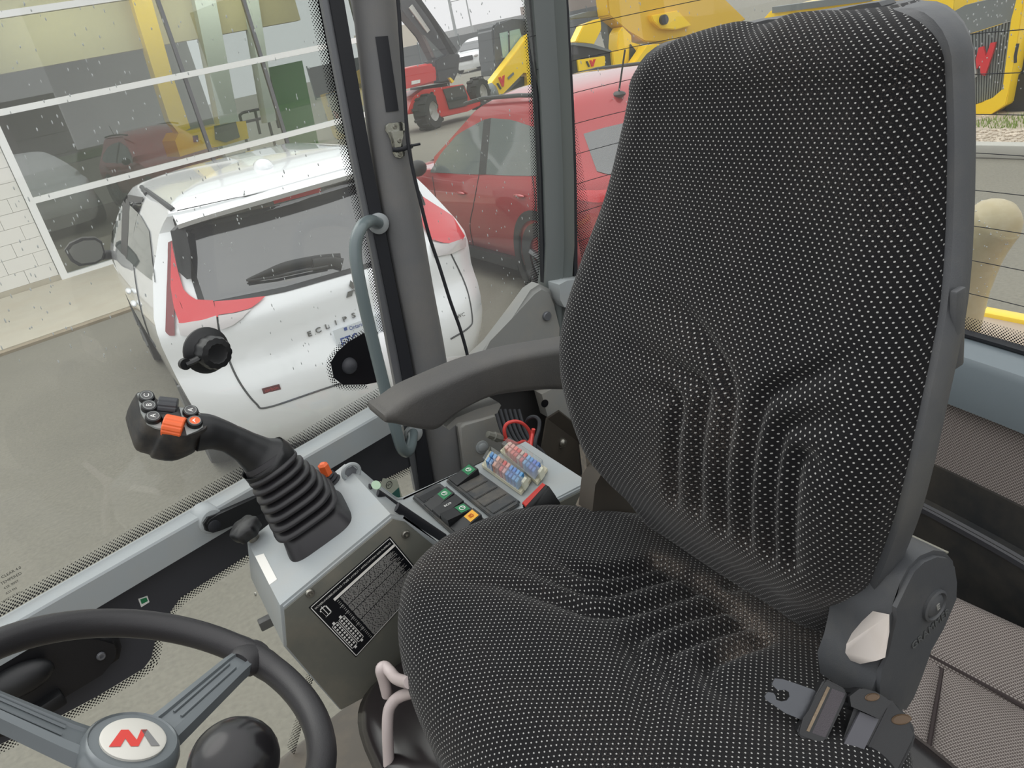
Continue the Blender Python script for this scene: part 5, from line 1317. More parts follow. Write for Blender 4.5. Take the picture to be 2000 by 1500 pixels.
# ---------------------------------------------------------------- cars
def car_shell(name, org, yaw, S, prm):
    """ring-lofted body in car coordinates (x right, y forward from the tail, z up)"""
    zl, xw, yr, yf, rb, fb, pr = prm
    def it(tab, z):
        for a, b in zip(tab, tab[1:]):
            if z <= b[0]: return a[1] + (b[1] - a[1]) * max(0, (z - a[0]) / (b[0] - a[0]))
        return tab[-1][1]
    rows = []
    for z in zl:
        w, r0, f0 = it(xw, z), it(yr, z), it(yf, z); ring = []
        n = 26
        for k in range(n):
            f = -1 + 2 * k / (n - 1); ring.append((f * w, r0 + it(rb, z) * abs(f) ** pr))
        a, b = r0 + it(rb, z), f0 - it(fb, z); m_ = 30
        for k in range(1, m_):
            y = a + (b - a) * k / m_; tt = max(0, (y - 2.2) / 2.2)
            ring.append((w * (1 - .10 * tt ** 2 + .012 * sin(pi * k / m_)), y))
        wf = w * .9
        for k in range(n):
            f = 1 - 2 * k / (n - 1); ring.append((f * wf, f0 - it(fb, z) * abs(f) ** pr))
        for k in range(1, m_):
            y = b + (a - b) * k / m_; tt = max(0, (y - 2.2) / 2.2)
            ring.append((-w * (1 - .10 * tt ** 2 + .012 * sin(pi * k / m_)), y))
        rows.append([V((x * S, y * S, z * S)) for x, y in ring])
    top = rows[-1]; c = sum(top, V((0, 0, 0))) / len(top)
    for s, dz in ((.9, .025), (.7, .05), (.4, .066), (.1, .072)):
        rows.append([V((c.x + (p.x - c.x) * s, c.y + (p.y - c.y) * s, p.z + dz * S)) for p in top])
    bm = B(); vs = grid(bm, rows, closed=True); bm.faces.new(vs[-1])
    bmesh.ops.recalc_face_normals(bm, faces=bm.faces[:])
    mw = M.Translation(org) @ M.Rotation(yaw, 4, 'Z'); bm.transform(mw)
    bv = BVHTree.FromBMesh(bm)
    return bm, bv, mw
def seam(bv, pl, r=.005, off=.0, n=6):
    bm = B(); tube(bm, [hit(bv, p.x, p.y, off)[0] for p in spline([V((a, b, 0)) for a, b in pl], n)], r, 6); return bm
ZL = [.20, .24, .32, .42, .52, .62, .70, .76, .82, .90, .96, 1.0, 1.03, 1.06, 1.10, 1.16, 1.24, 1.32, 1.40, 1.48, 1.53, 1.56, 1.575, 1.60]
wprm = (ZL,
    [(.2, .78), (.3, .86), (.5, .90), (.75, .925), (.95, .935), (1.03, .93), (1.1, .915), (1.3, .83), (1.5, .71), (1.6, .63)],
    [(.2, .20), (.32, .06), (.5, .0), (.66, .0), (.74, .05), (.8, .085), (.95, .09), (1.02, .10), (1.08, .15), (1.3, .30), (1.5, .43), (1.53, .40), (1.57, .36), (1.6, .42)],
    [(.2, 4.40), (.5, 4.50), (.85, 4.42), (.98, 4.1), (1.02, 3.75), (1.1, 3.6), (1.5, 2.8), (1.6, 2.5)],
    [(.2, .30), (.6, .30), (1.0, .26), (1.3, .22), (1.6, .12)], [(.2, .5), (1.0, .5), (1.1, .3), (1.6, .2)], 4.2)
wo_ = V((1.088, 3.988, 0)); wy = rad(.48); WS = 1.015
car = thing('white_suv', 'white compact suv parked tail towards the cab in front of showroom', 'car', wo_)
bmw, BVw, MWw = car_shell('w', wo_, wy, WS, wprm)
obj('body', bmw, MO['white'], car, smooth=35)
def cpt(x, y, z): return MWw @ V((x * WS, y * WS, z * WS))
bm = B(); drape(bm, BVw, [(338, 428), (346, 412), (500, 378), (700, 331), (812, 301)], [(392, 602), (412, 600), (560, 570), (700, 530), (812, 496)], 26, 14, .004); obj('window_border', bm, MO['blackpl'], car, smooth=180)
bm = B(); drape(bm, BVw, [(350, 434), (356, 421), (500, 385), (700, 338), (800, 310)], [(402, 592), (412, 590), (560, 560), (700, 520), (805, 488)], 26, 14, .006); rw = obj('rear_window', bm, MO['darkglass'], car, smooth=180)
# spoiler plate
bm = B(); rows = []
for k in range(21):
    f = -1 + 2 * k / 20; x = .64 * f; yb = .28 + .10 * abs(f) ** 3; rows.append([cpt(x, yb, 1.545 - .02 * abs(f) ** 4), cpt(x * .98, yb + .20, 1.600), cpt(x * .98, yb + .24, 1.585), cpt(x, yb + .02, 1.520 - .02 * abs(f) ** 4)])
vs = grid(bm, rows, closed=True); bm.faces.new(vs[0][::-1]); bm.faces.new(vs[-1]); spo = obj('spoiler', bm, MO['white'], car, smooth=35)
for sgn in (-1, 1):
    bm = B(); prism(bm, [cpt(sgn * .60, .42, 1.53), cpt(sgn * .66, .40, 1.50), cpt(sgn * .70, .36, 1.30), cpt(sgn * .68, .30, 1.26), cpt(sgn * .63, .36, 1.38)], V((.02 * sgn, .02, 0))); obj('spoiler_side', bm, MO['blackpl'], car)
bm = B(); drape(bm, BVw, [(528, 384), (622, 362)], [(532, 394), (623, 371)], 6, 2, .03); obj('high_brake_lamp', bm, MO['lamp_red'], car)
# tail lamps: outer upright and inner arm
bm = B(); drape(bm, BVw, [(331, 475), (336, 472), (340, 471)], [(326, 648), (334, 655), (344, 655)], 6, 12, .012)
lm = obj('tail_lamp', bm, mat('lamp_maroon', (120, 30, 36), .12, coat=1.), car, smooth=180)
bm = B(); drape(bm, BVw, [(337, 472), (350, 530), (362, 570), (382, 586), (418, 588)], [(336, 560), (342, 600), (352, 630), (395, 622), (424, 614)], 10, 6, .013); drape(bm, BVw, [(345, 560), (360, 610), (424, 600)], [(352, 632), (380, 632), (428, 620)], 8, 3, .013); obj('lamp_corner', bm, MO['lamp_red'], lm, smooth=180)
bm = B(); drape(bm, BVw, [(420, 590), (470, 586), (519, 580)], [(424, 617), (460, 612), (490, 604), (506, 592)], 10, 4, .013); obj('lamp_arm', bm, MO['lamp_red'], lm, smooth=180)
bm = B(); drape(bm, BVw, [(350, 634), (400, 626), (424, 618)], [(356, 655), (395, 655), (427, 645)], 8, 3, .014); drape(bm, BVw, [(428, 618), (462, 613), (492, 605)], [(432, 643), (455, 636), (474, 622)], 8, 3, .013); obj('reversing_lamp', bm, MO['lamp_white'], lm, smooth=180)
bm = B(); drape(bm, BVw, [(822, 385), (842, 398), (882, 424), (905, 462)], [(822, 440), (842, 470), (870, 478), (900, 470)], 8, 5, .012); lm2 = obj('tail_lamp', bm, MO['lamp_red'], car, smooth=180)
bm = B(); drape(bm, BVw, [(838, 478), (870, 478), (907, 465)], [(846, 502), (880, 496), (907, 482)], 8, 3, .013); obj('reversing_lamp', bm, MO['lamp_white'], lm2, smooth=180)
# rear number plate and lettering
pp = [hit(BVw, *p, .012)[0] for p in ((652, 645), (722, 622), (730, 672), (662, 698))]
bm = B(); ux = (pp[1] - pp[0]).normalized(); uy = (pp[0] - pp[3]).normalized()
ux = V((ux.x, ux.y, 0)).normalized(); c = hit(BVw, 657, 672, .014)[0]; un = ux.cross(V((0, 0, 1))).normalized(); 
if un.dot(EYE - c) < 0: un = -un
up_ = (V((0, 0, 1)) * .97 - un * .0).normalized()
PWd, PHt = .305, .152
q0 = c - up_ * PHt / 2; plate_q = [q0, q0 + ux * PWd, q0 + ux * PWd + up_ * PHt, q0 + up_ * PHt]
prism(bm, plate_q, -un * .004); pl_ = obj('number_plate', bm, mat('plate_white', (222, 228, 234), .4), car, smooth=0)
pb = mat('plate_blue', (40, 74, 150), .5)
text('plate_number', 'FTC', .098, ux, up_, q0 + ux * .075 + up_ * .058 + un * .0012, pb, pl_, depth=.001, sx=.62)
text('plate_region', 'Ontario', .034, ux, up_, q0 + ux * .135 + up_ * .130 + un * .0012, pb, pl_, depth=.0005, sx=.8)
bm = B(); cc = q0 + ux * .062 + up_ * .128 + un * .001; prism(bm, [cc, cc + ux * .018, cc + ux * .018 + up_ * .018, cc + up_ * .018], un * .0008); obj('crown_mark', bm, pb, pl_, smooth=0)
chm = mat('car_chrome', (150, 152, 154), .2, metal=1.)
for i, ch in enumerate('ECLIPS'):
    x_ = 604 + i * 17.2; y_ = 652 - i * 7.2
    p, n = hit(BVw, x_, y_, .004); text('letter', ch, .040, ux, V((0, 0, 1)), p, chm, car, depth=.004, sx=1.3)
p, n = hit(BVw, 893, 619, .004); text('badge_letters', 'S-AWC', .032, ux, V((0, 0, 1)), p, chm, car, depth=.002)
# three diamond emblem
p, n = hit(BVw, 689, 566, .006)
bm = B(); uu = V((0, 0, 1)); rr_ = .048
for a in (90, 210, 330):
    d = ux * cos(rad(a)) + uu * sin(rad(a)); t = ux * -sin(rad(a)) + uu * cos(rad(a))
    prism(bm, [p, p + d * rr_ * .6 + t * rr_ * .34, p + d * rr_ * 1.2, p + d * rr_ * .6 - t * rr_ * .34], un * .006)
obj('emblem', bm, chm, car, smooth=20)
p, n = hit(BVw, 530, 760, .004); n = V((n.x, n.y, n.z)); bm = B(); a_, b_ = hit(BVw, 513, 764, .003)[0], hit(BVw, 547, 755, .003)[0]; d = (b_ - a_); prism(bm, [a_ - uu * .016, b_ - uu * .016, b_ + uu * .016, a_ + uu * .016], un * .003); bg_ = obj('trim_badge', bm, mat('badge_maroon', (96, 50, 54), .4), car, smooth=0)
text('badge_word', 'carbon', .026, d, uu, (a_ + b_) / 2 + un * .0036, mat('badge_red', (180, 60, 60), .4), bg_, depth=.0006)
# wiper
bm = B(); tube(bm, [hit(BVw, p.x, p.y, .03)[0] for p in spline([V((482, 552, 0)), V((520, 538, 0)), V((560, 524, 0)), V((620, 512, 0)), V((664, 508, 0))], 5)], [.006 + .02 * sin(min(1, i / 12) * 1.5) for i in range(21)], 8, ell=(.5, 1.)); tube(bm, [hit(BVw, a, b, .03)[0] for a, b in ((485, 553), (540, 545), (600, 532), (640, 524))], .008, 6); tube(bm, [hit(BVw, a, b, .035)[0] for a, b in ((610, 520), (650, 515), (668, 520))], .03, 10, ell=(.5, 1.)); obj('wiper', bm, MO['blackpl'], car, smooth=60)
# panel gaps
for pl in ([(421, 590), (428, 645), (448, 705), (470, 750), (500, 788), (522, 796), (620, 764), (745, 722)], [(262, 392), (258, 440), (262, 520), (275, 600), (300, 680)], [(880, 495), (910, 560), (922, 620), (915, 640), (880, 662)], [(258, 352), (300, 382), (338, 410)]):
    obj('panel_gap', seam(BVw, pl, .006 if pl[0][0] != 258 else .016), MO['gap'], car)
bm = B(); drape(bm, BVw, [(470, 900), (600, 862), (748, 800)], [(560, 935), (640, 900), (752, 850)], 12, 3, .01); obj('bumper_skirt', bm, mat('skirt_grey', (92, 96, 98), .5), car, smooth=180)
# side glass, mirror, handles, antenna
bm = B(); drape(bm, BVw, [(224, 402), (232, 380), (243, 366)], [(214, 468), (226, 480), (240, 496)], 6, 8, .006); obj('side_window', bm, MO['sideglass'], car, smooth=180)
bm = B(); drape(bm, BVw, [(254, 400), (275, 420), (293, 452)], [(249, 505), (275, 530), (304, 552)], 6, 8, .006); obj('side_window', bm, MO['sideglass'], car, smooth=180)
bm = B(); drape(bm, BVw, [(242, 364), (250, 380), (255, 398)], [(238, 494), (246, 500), (250, 508)], 4, 8, .007); obj('door_post', bm, MO['blackpl'], car, smooth=180)
mp = cpt(-1.03, 3.02, 1.12)
fnm = lambda px, py: PN(px, py, (0.15, 1, 0), V((.15, 1, 0)).dot(mp))
bm = B(); mo_ = [(126, 490), (136, 476), (160, 465), (186, 464), (199, 472), (205, 492), (200, 508), (186, 516), (155, 520), (138, 510)]
prism(bm, [fnm(*p) for p in mo_], V((.0, .10, .0)), .01); mi = obj('mirror_housing', bm, MO['blackpl'], car)
bm = B(); prism(bm, [fnm(130 + (x - 126) * .86 + 4, 491 + (y - 491) * .82) - V((0, .006, 0)) for x, y in mo_], V((0, .004, 0))); obj('mirror_glass', bm, mat('mirror_face', (150, 154, 158), .05, metal=1.), mi, smooth=0)
bm = B(); tube(bm, [fnm(200, 500) + V((0, .05, 0)), cpt(-.90, 3.12, 1.07)], .04, 10); obj('mirror_arm', bm, MO['blackpl'], mi)
for x, y in ((232, 570), (267, 592)):
    bm = B(); p, n = hit(BVw, x, y, .018); ball(bm, p, .05, 14, (.35, 1.5, .35)); obj('door_handle', bm, MO['white'], car)
p, n = hit(BVw, 514, 326, .0); bm = B(); ball(bm, p, .09, 16, (.6, 1.2, .55)); obj('roof_antenna', bm, MO['white'], car)
def wheel_(parent, x, y, mw, S, r=.34, w=.22, name='wheel'):
    c = mw @ V((x * S, y * S, r * S)); ax = mw.to_3x3() @ V((1, 0, 0))
    bm = B(); lathe(bm, [(r * .62 * S, -w / 2 * S), (r * .95 * S, -w / 2 * S), (r * S, -w * .35 * S), (r * S, w * .35 * S), (r * .95 * S, w / 2 * S), (r * .62 * S, w / 2 * S)], c, ax, 36, caps=False); t = obj(name, bm, MO['tyre'], parent, smooth=40)
    bm = B()
    for sg in (-1, 1): lathe(bm, [(r * .64 * S, sg * w * .40 * S), (r * .60 * S, sg * w * .3 * S), (.05 * S, sg * w * .42 * S)], c, ax, 30, caps=False)
    for k in range(5):
        a = k * 2 * pi / 5
        for sg in (-1, 1):
            u_ = V((0, 0, 1)) * cos(a) + ax.cross(V((0, 0, 1))) * sin(a); tube(bm, [c + ax * sg * w * .43 * S + u_ * .04 * S, c + ax * sg * w * .43 * S + u_ * r * .6 * S], .03 * S, 6)
    obj('rim', bm, MO['rim'], t); return t
for x in (-.80, .80):
    for y in (.92, 3.55): wheel_(car, x, y, MWw, WS)
# ---- red crossover
rprm = (ZL[:-4] + [1.52, 1.535, 1.55],
    [(.2, .78), (.3, .86), (.5, .895), (.75, .905), (.92, .89), (1.0, .86), (1.1, .81), (1.3, .71), (1.5, .62), (1.56, .56)],
    [(.2, .20), (.32, .06), (.5, .0), (.7, .03), (.9, .06), (1.0, .10), (1.05, .15), (1.3, .32), (1.5, .46), (1.56, .55)],
    [(.2, 4.1), (.5, 4.2), (.85, 4.1), (.96, 3.7), (1.0, 3.3), (1.1, 3.15), (1.5, 2.35), (1.56, 2.1)],
    [(.2, .32), (.6, .32), (1.0, .30), (1.3, .24), (1.6, .16)], [(.2, .5), (1.0, .5), (1.1, .3), (1.6, .25)], 3.4)
ro_ = V((4.041, 4.392, 0)); RS = 1.019
rc = thing('red_crossover', 'dark red crossover car parked beyond the white suv', 'car', ro_)
bmr, BVr, MWr = car_shell('r', ro_, rad(.3), RS, rprm)
obj('body', bmr, MO['redcar'], rc, smooth=35)
def cpr(x, y, z): return MWr @ V((x * RS, y * RS, z * RS))
bm = B(); drape(bm, BVr, [(842, 334), (862, 300), (895, 262), (946, 234)], [(842, 337), (870, 338), (905, 340), (936, 341)], 12, 8, .006); obj('side_window', bm, MO['sideglass'], rc, smooth=180)
bm = B(); drape(bm, BVr, [(960, 231), (1000, 234), (1054, 252), (1085, 290)], [(950, 341), (990, 343), (1050, 344), (1090, 330)], 12, 8, .006); obj('side_window', bm, MO['sideglass'], rc, smooth=180)
bm = B(); drape(bm, BVr, [(946, 234), (960, 231)], [(936, 341), (950, 341)], 3, 8, .007); obj('door_post', bm, MO['blackpl'], rc, smooth=180)
bm = B(); drape(bm, BVr, [(1140, 262), (1180, 250), (1240, 236)], [(1166, 335), (1190, 342), (1250, 330)], 10, 8, .006); obj('rear_window', bm, MO['darkglass'], rc, smooth=180)
bm = B(); drape(bm, BVr, [(1128, 372), (1170, 372), (1230, 366)], [(1128, 390), (1165, 396), (1230, 386)], 10, 3, .01); obj('tail_lamp', bm, MO['lamp_red'], rc, smooth=180)
for pl, r_ in (([(936, 340), (925, 400), (918, 440), (925, 480)], .005), ([(1040, 345), (1046, 400), (1036, 430)], .005), ([(845, 345), (850, 380), (858, 430)], .005)):
    obj('panel_gap', seam(BVr, pl, r_), MO['gap'], rc)
for x, y in ((902, 377), (1016, 382)):
    bm = B(); p, n = hit(BVr, x, y, .016); ball(bm, p, .055, 14, (.3, 1.6, .3)); obj('door_handle', bm, MO['redcar'], rc)
bm = B(); mp = cpr(-1.0, 2.78, 1.04); ball(bm, mp, .10, 16, (1.0, .7, .8)); obj('mirror_housing', bm, MO['blackpl'], rc)
bm = B(); tube(bm, [cpr(-.60, .75, 1.56), cpr(-.62, 1.3, 1.585), cpr(-.62, 1.9, 1.58), cpr(-.60, 2.3, 1.54)], .018, 8); obj('roof_rail', bm, MO['blackpl'], rc)
bm = B(); tube(bm, [cpr(.60, .75, 1.56), cpr(.62, 1.3, 1.585), cpr(.62, 1.9, 1.58), cpr(.60, 2.3, 1.54)], .018, 8); obj('roof_rail', bm, MO['blackpl'], rc)
p, n = hit(BVr, 1208, 184, .0); bm = B(); ball(bm, p, .06, 12, (.7, 1.2, .4)); tube(bm, [p, p + V((.0, -.14, .30))], .007, 6); obj('roof_antenna', bm, MO['blackpl'], rc)
for x in (-.80, .80):
    for y in (.90, 3.35): wheel_(rc, x, y, MWr, RS)
ac = cpr(-.905, .90, .34)
bm = B(); lathe(bm, [(.36, 0), (.43, .0), (.44, .02), (.36, .02)], ac, (-1, 0, 0), 40, caps=False); obj('arch_cladding', bm, MO['blackpl'], rc)
bm = B(); prism(bm, [cpr(-.91, 1.35, .30), cpr(-.91, 2.9, .30), cpr(-.91, 2.9, .20), cpr(-.91, 1.35, .20)], (.05, 0, 0)); obj('sill_cladding', bm, MO['blackpl'], rc)
# ============================================================ YARD MACHINES AND BACKGROUND
def FY(y): return lambda px, py: PY(px, py, y)
def FX(x): return lambda px, py: PX(px, py, x)
def zz(ox, oy, s): return lambda pts: [(ox + x * s, oy + y * s) for x, y in pts]
Z3 = zz(760, 0, .16); Z1 = zz(1100, 0, .2); Z0 = zz(1500, 0, .25)
DY = lambda d: V((0, d, 0)); DX = lambda d: V((d, 0, 0))
def emblem(parent, fn, q, reds, greys, th):
    for nm, pts, m in (('emblem_red', reds, MO['lamp_red']), ('emblem_grey', greys, MO['mdark'])):
        if pts: slab(nm, q(pts), fn, th, m, parent, smooth=0)
# kerb and gravel bed at the yard edge
kb = struct('trim_9', (lambda bm: (prism(bm, [(8.0, -2, -.02), (8.16, -2, -.02), (8.16, 15, -.02), (8.0, 15, -.02)], (0, 0, .03)), bm)[1])(B()), mat('kerb_joint', (110, 108, 102), .9), smooth=0)
for k in range(17):
    y0 = -2 + k * 1.0; bm = B(); box(bm, (8.08, y0 + .5, .065), (.16, .985, .14), None, .012); obj('kerb_stone', bm, MO['kerb'], kb, smooth=30)
gv = struct('ground_bed', (lambda bm: (prism(bm, [(8.17, -2, .06), (16, -2, .06), (16, 15, .06), (8.17, 15, .06)], (0, 0, .03)), bm)[1])(B()), mat('gravel_base', (176, 164, 148), .95, var=.2, vscale=9), smooth=0)
rnd = random.Random(11); bm = B()
for i in range(1900):
    x = rnd.uniform(8.2, 9.52); y = rnd.uniform(3.6, 6.4)
    if 8.85 < x and 4.5 < y < 5.4: continue
    s = rnd.uniform(.012, .03)
    q = bmesh.ops.create_icosphere(bm, subdivisions=1, radius=1.0)
    bmesh.ops.transform(bm, matrix=M.Translation((x, y, .09 + s * .3)) @ M.Rotation(rnd.uniform(0, 3), 4, 'Z') @ M.Diagonal((s, s * rnd.uniform(.6, 1), s * .6, 1)), verts=q['verts'])
gr = obj('gravel', bm, mat('gravel', (196, 184, 168), .95, var=.35, vscale=7), None, smooth=0, kind='stuff', fixn=False)
tag(gr, 'pale pebble gravel filling the bed behind the kerb', 'gravel')
bm = B()
for i in range(420):
    x = rnd.uniform(8.9, 9.5); y = 5.0 + rnd.uniform(-.45, .35); h = rnd.uniform(.03, .08); a = rnd.uniform(0, 6.3)
    p = V((x, y, .09)); d = V((cos(a), sin(a), 0)) * .006
    f = bm.faces.new([bm.verts.new(p - d), bm.verts.new(p + d), bm.verts.new(p + V((d.y * 3, d.x * 3, h)))])
g2 = obj('grass', bm, mat('grass', (128, 150, 72), .8), None, smooth=0, kind='stuff', fixn=False); tag(g2, 'small patch of grass at edge of gravel bed', 'grass')
# ---- yellow dumper at the right
dm = thing('yellow_dumper', 'yellow machine with ribbed grey grille and red emblem behind the gravel', 'machine', (9.6, 5.4, .09))
D1 = FX(9.6); D0 = FX(9.58); D9 = FX(9.72)
slab('frame_beam', Z0([(1570, 835), (1760, 770), (1840, 700), (1900, 150), (1950, -60), (2010, -60), (1900, 600), (1860, 820), (1700, 920), (1570, 980)]), D1, DX(.6), MO['yellow'], dm, .012)
slab('upper_panel', Z0([(1400, 120), (1540, 40), (1960, -60), (1930, 150), (1520, 280)]), D9, DX(.3), MO['mgrey'], dm)
slab('grille_back', Z0([(1510, 290), (1930, 160), (1830, 720), (1770, 780), (1550, 850)]), FX(9.76), DX(.3), mat('grille_dark', (72, 78, 78), .5), dm)
for k in range(15):
    u = k / 15.; xt = 1525 + 390 * u; xb = 1560 + 270 * u; yt = 285 - 125 * u; yb = 835 - 95 * u
    slab('grille_slat', Z0([(xt, yt), (xt + 15, yt - 5), (xb + 11, yb - 4), (xb, yb)]), FX(9.73), DX(.03), MO['mgrey'], dm, smooth=0)
slab('emblem_red', Z0([(1622, 470), (1645, 372), (1680, 362), (1702, 440), (1738, 335), (1777, 328), (1760, 400), (1695, 590), (1662, 585), (1652, 505), (1630, 540)]), FX(9.69), DX(.03), MO['lamp_red'], dm, smooth=0)
slab('name_plate', Z0([(1558, 402), (1604, 392), (1626, 570), (1615, 605), (1585, 615)]), FX(9.69), DX(.03), mat('plate_pale', (170, 174, 174), .4), dm, smooth=0)
slab('hood', [(1480, 48), (1505, 20), (1700, -10), (1720, -60), (1870, -60), (1862, 10), (1857, 60), (1845, 90), (1480, 90)], FX(9.9), DX(1.2), MO['yellow'], dm, .02)
slab('hood_band', [(1508, 14), (1700, -12), (1700, 2), (1508, 26)], FX(9.86), DX(.1), MO['mgrey'], dm)
c_ = PX(1752, 7, 9.88); text('hood_word', 'VIEW', .16, (0, -1, 0), (0, 0, 1), c_, mat('hood_text', (150, 128, 40), .5), dm, depth=.004)
slab('tyre_guard', Z0([(1860, 600), (1920, 560), (2060, 560), (2060, 940), (1840, 940)]), FX(9.75), DX(.8), MO['mdark'], dm, .03)
slab('red_step', Z0([(1760, 900), (1835, 860), (1840, 915), (1760, 925)]), FX(9.9), DX(.3), MO['red'], dm)
slab('rear_post', Z0([(1960, 330), (2060, 250), (2060, 560), (1915, 600)]), FX(9.8), DX(.5), MO['mdark'], dm)
bm = B(); tube(bm, [PX(1988, 85, 9.6), PX(1983, 110, 9.58), PX(1983, 122, 9.6)], .018, 6); obj('grab_rail', bm, MO['mdark'], dm)
# ---- yellow loader beyond the red car
ld = thing('yellow_loader', 'yellow loader with raised arm and grey hood beyond the red car', 'machine', (13, 17, 0))
L0, L1, L2 = FY(17.), FY(16.6), FY(17.5)
slab('lift_arm', Z1([(425, -60), (1530, -60), (1790, 190), (1500, 320), (1180, 420), (800, 410), (640, 300), (450, 155)]), L0, DY(.5), mat('arm_yellow', (222, 180, 40), .4), ld, .03)
slab('arm_lug', Z1([(860, 150), (1120, 100), (1260, 250), (1100, 290), (960, 280), (880, 210)]), FY(16.85), DY(.2), MO['yellow'], ld, .02)
bm = B(); lathe(bm, [(.12, -.1), (.12, .1)], PY(1294, 39, 16.85), (0, 1, 0), 18); obj('pin', bm, MO['mdark'], ld)
slab('cross_tube', Z1([(60, 160), (250, 110), (440, 95), (450, 155), (260, 165), (70, 190)]), L2, DY(.3), MO['mgrey'], ld, .02)
slab('side_plate', Z1([(118, 412), (200, 240), (370, 178), (375, 290), (300, 438)]), L0, DY(.3), MO['yellow'], ld, .02)
slab('mast_post', Z1([(420, 165), (500, 180), (545, 330), (535, 510), (480, 500), (440, 330)]), L2, DY(.3), MO['mgrey'], ld, .02)
slab('mast_frame', Z1([(530, 440), (540, 320), (580, 255), (670, 345), (660, 420), (760, 430), (790, 470), (650, 690), (570, 760), (545, 600)]), L0, DY(.4), MO['yellow'], ld, .02)
slab('mast_gap', Z1([(660, 430), (700, 480), (740, 540), (690, 610), (650, 650)]), FY(16.95), DY(.1), MO['mdark'], ld)
slab('brace', Z1([(640, 695), (815, 440), (945, 425), (945, 470), (740, 720), (760, 760), (640, 760)]), L1, DY(.3), MO['yellow'], ld, .02)
slab('hood', Z1([(90, 430), (280, 450), (485, 505), (510, 790), (90, 790)]), L1, DY(1.0), MO['mdark'], ld, .03)
slab('hood_top', Z1([(90, 415), (280, 425), (470, 490), (485, 515), (280, 465), (90, 440)]), FY(16.55), DY(1.0), MO['mgrey'], ld, .01)
slab('sign_panel', Z1([(140, 585), (400, 545), (410, 560), (408, 640), (155, 697)]), FY(16.55), DY(.05), MO['yellow'], ld, smooth=0)
emblem(ld, FY(16.52), Z1, [(262, 590), (276, 586), (288, 620), (300, 580), (318, 576), (296, 648), (280, 650)], [(226, 600), (240, 597), (262, 650), (250, 654)], DY(.03))
slab('base_block', Z1([(480, 500), (570, 505), (588, 790), (510, 790)]), FY(16.5), DY(.5), MO['yellow'], ld, .02)
# ---- red boom lift
bl_ = thing('boom_lift', 'red boom lift with dark folding boom behind the parked cars', 'machine', (10, 20.7, 0))
P0, P1, P2 = FY(20.7), FY(20.3), FY(21.2)
slab('boom', Z3([(120, -60), (340, -60), (560, 230), (830, 630), (720, 770), (560, 730), (420, 430), (150, 130)]), P0, DY(.5), mat('boom_dark', (84, 84, 88), .5), bl_, .02)
slab('boom_edge', Z3([(340, -60), (400, 0), (840, 620), (800, 660), (560, 240)]), P1, DY(.3), MO['mdark'], bl_, .01)
slab('boom_lettering_panel', Z3([(245, 95), (285, 55), (500, 370), (470, 400)]), FY(20.62), DY(.05), MT['white'], bl_, smooth=0)
slab('lower_arm', Z3([(430, 420), (560, 560), (700, 700), (640, 760), (560, 700)]), FY(20.6), DY(.2), MO['mgrey'], bl_, .01)
slab('knuckle', Z3([(560, 740), (720, 660), (870, 660), (850, 870), (790, 1000), (600, 1010), (580, 830)]), P1, DY(.8), mat('knuckle', (40, 42, 46), .5), bl_, .03)
slab('turret', Z3([(120, 860), (180, 840), (480, 768), (560, 785), (592, 900), (580, 1010), (210, 1085), (120, 1090)]), FY(20.1), DY(1.2), MO['red'], bl_, .06)
slab('turret_sticker', Z3([(275, 990), (380, 970), (380, 1010), (275, 1035)]), FY(20.07), DY(.02), MT['white'], bl_, smooth=0)
slab('slew_ring', Z3([(400, 1060), (740, 1005), (740, 1050), (400, 1090)]), P0, DY(.8), MO['mdark'], bl_)
slab('chassis', Z3([(300, 1180), (420, 1090), (640, 1065), (920, 1025), (985, 1230), (1110, 1205), (1125, 1285), (960, 1360), (620, 1440), (590, 1330), (615, 1270), (520, 1190), (410, 1220), (335, 1380), (230, 1400), (240, 1330)]), FY(20.2), DY(1.4), MO['red'], bl_, .03)
slab('grille', Z3([(660, 1090), (910, 1035), (962, 1180), (955, 1290), (740, 1335), (700, 1200)]), FY(20.15), DY(.1), mat('lift_grille', (70, 68, 66), .6), bl_, .01)
slab('grille_bar', Z3([(705, 1210), (955, 1165), (960, 1190), (715, 1240)]), FY(20.1), DY(.06), MO['mdark'], bl_, .005)
slab('plug_yellow', Z3([(730, 950), (750, 945), (795, 990), (770, 1015)]), FY(20.1), DY(.1), MO['yellow'], bl_)
def lugwheel(px, py, r, y, parent, w=.42):
    c = PY(px, py, y); ax = V((-.55, .83, 0)).normalized()
    bm = B(); lathe(bm, [(r * .55, -w / 2), (r * .92, -w / 2), (r, -w * .38), (r, w * .38), (r * .92, w / 2), (r * .55, w / 2)], c, ax, 36, caps=False)
    x_, y_, _ = frame3(ax)
    for k in range(20):
        a = 2 * pi * k / 20; u_ = x_ * cos(a) + y_ * sin(a)
        box(bm, c + u_ * r * 1.0 + ax * (w * .22 if k % 2 else -w * .22), (.07, w * .5, .07), rot3(u_, ax, u_.cross(ax)), 0)
    t = obj('wheel', bm, MO['tyre'], parent, smooth=30)
    bm = B(); lathe(bm, [(r * .56, -w * .45), (r * .5, -w * .3), (r * .2, -w * .2), (.01, -w * .3)], c, ax, 26, caps=False); obj('rim', bm, mat('lift_rim', (176, 176, 172), .5), t)
lugwheel(836, 219, .46, 20.25, bl_); lugwheel(935, 183, .42, 20.6, bl_, .35)
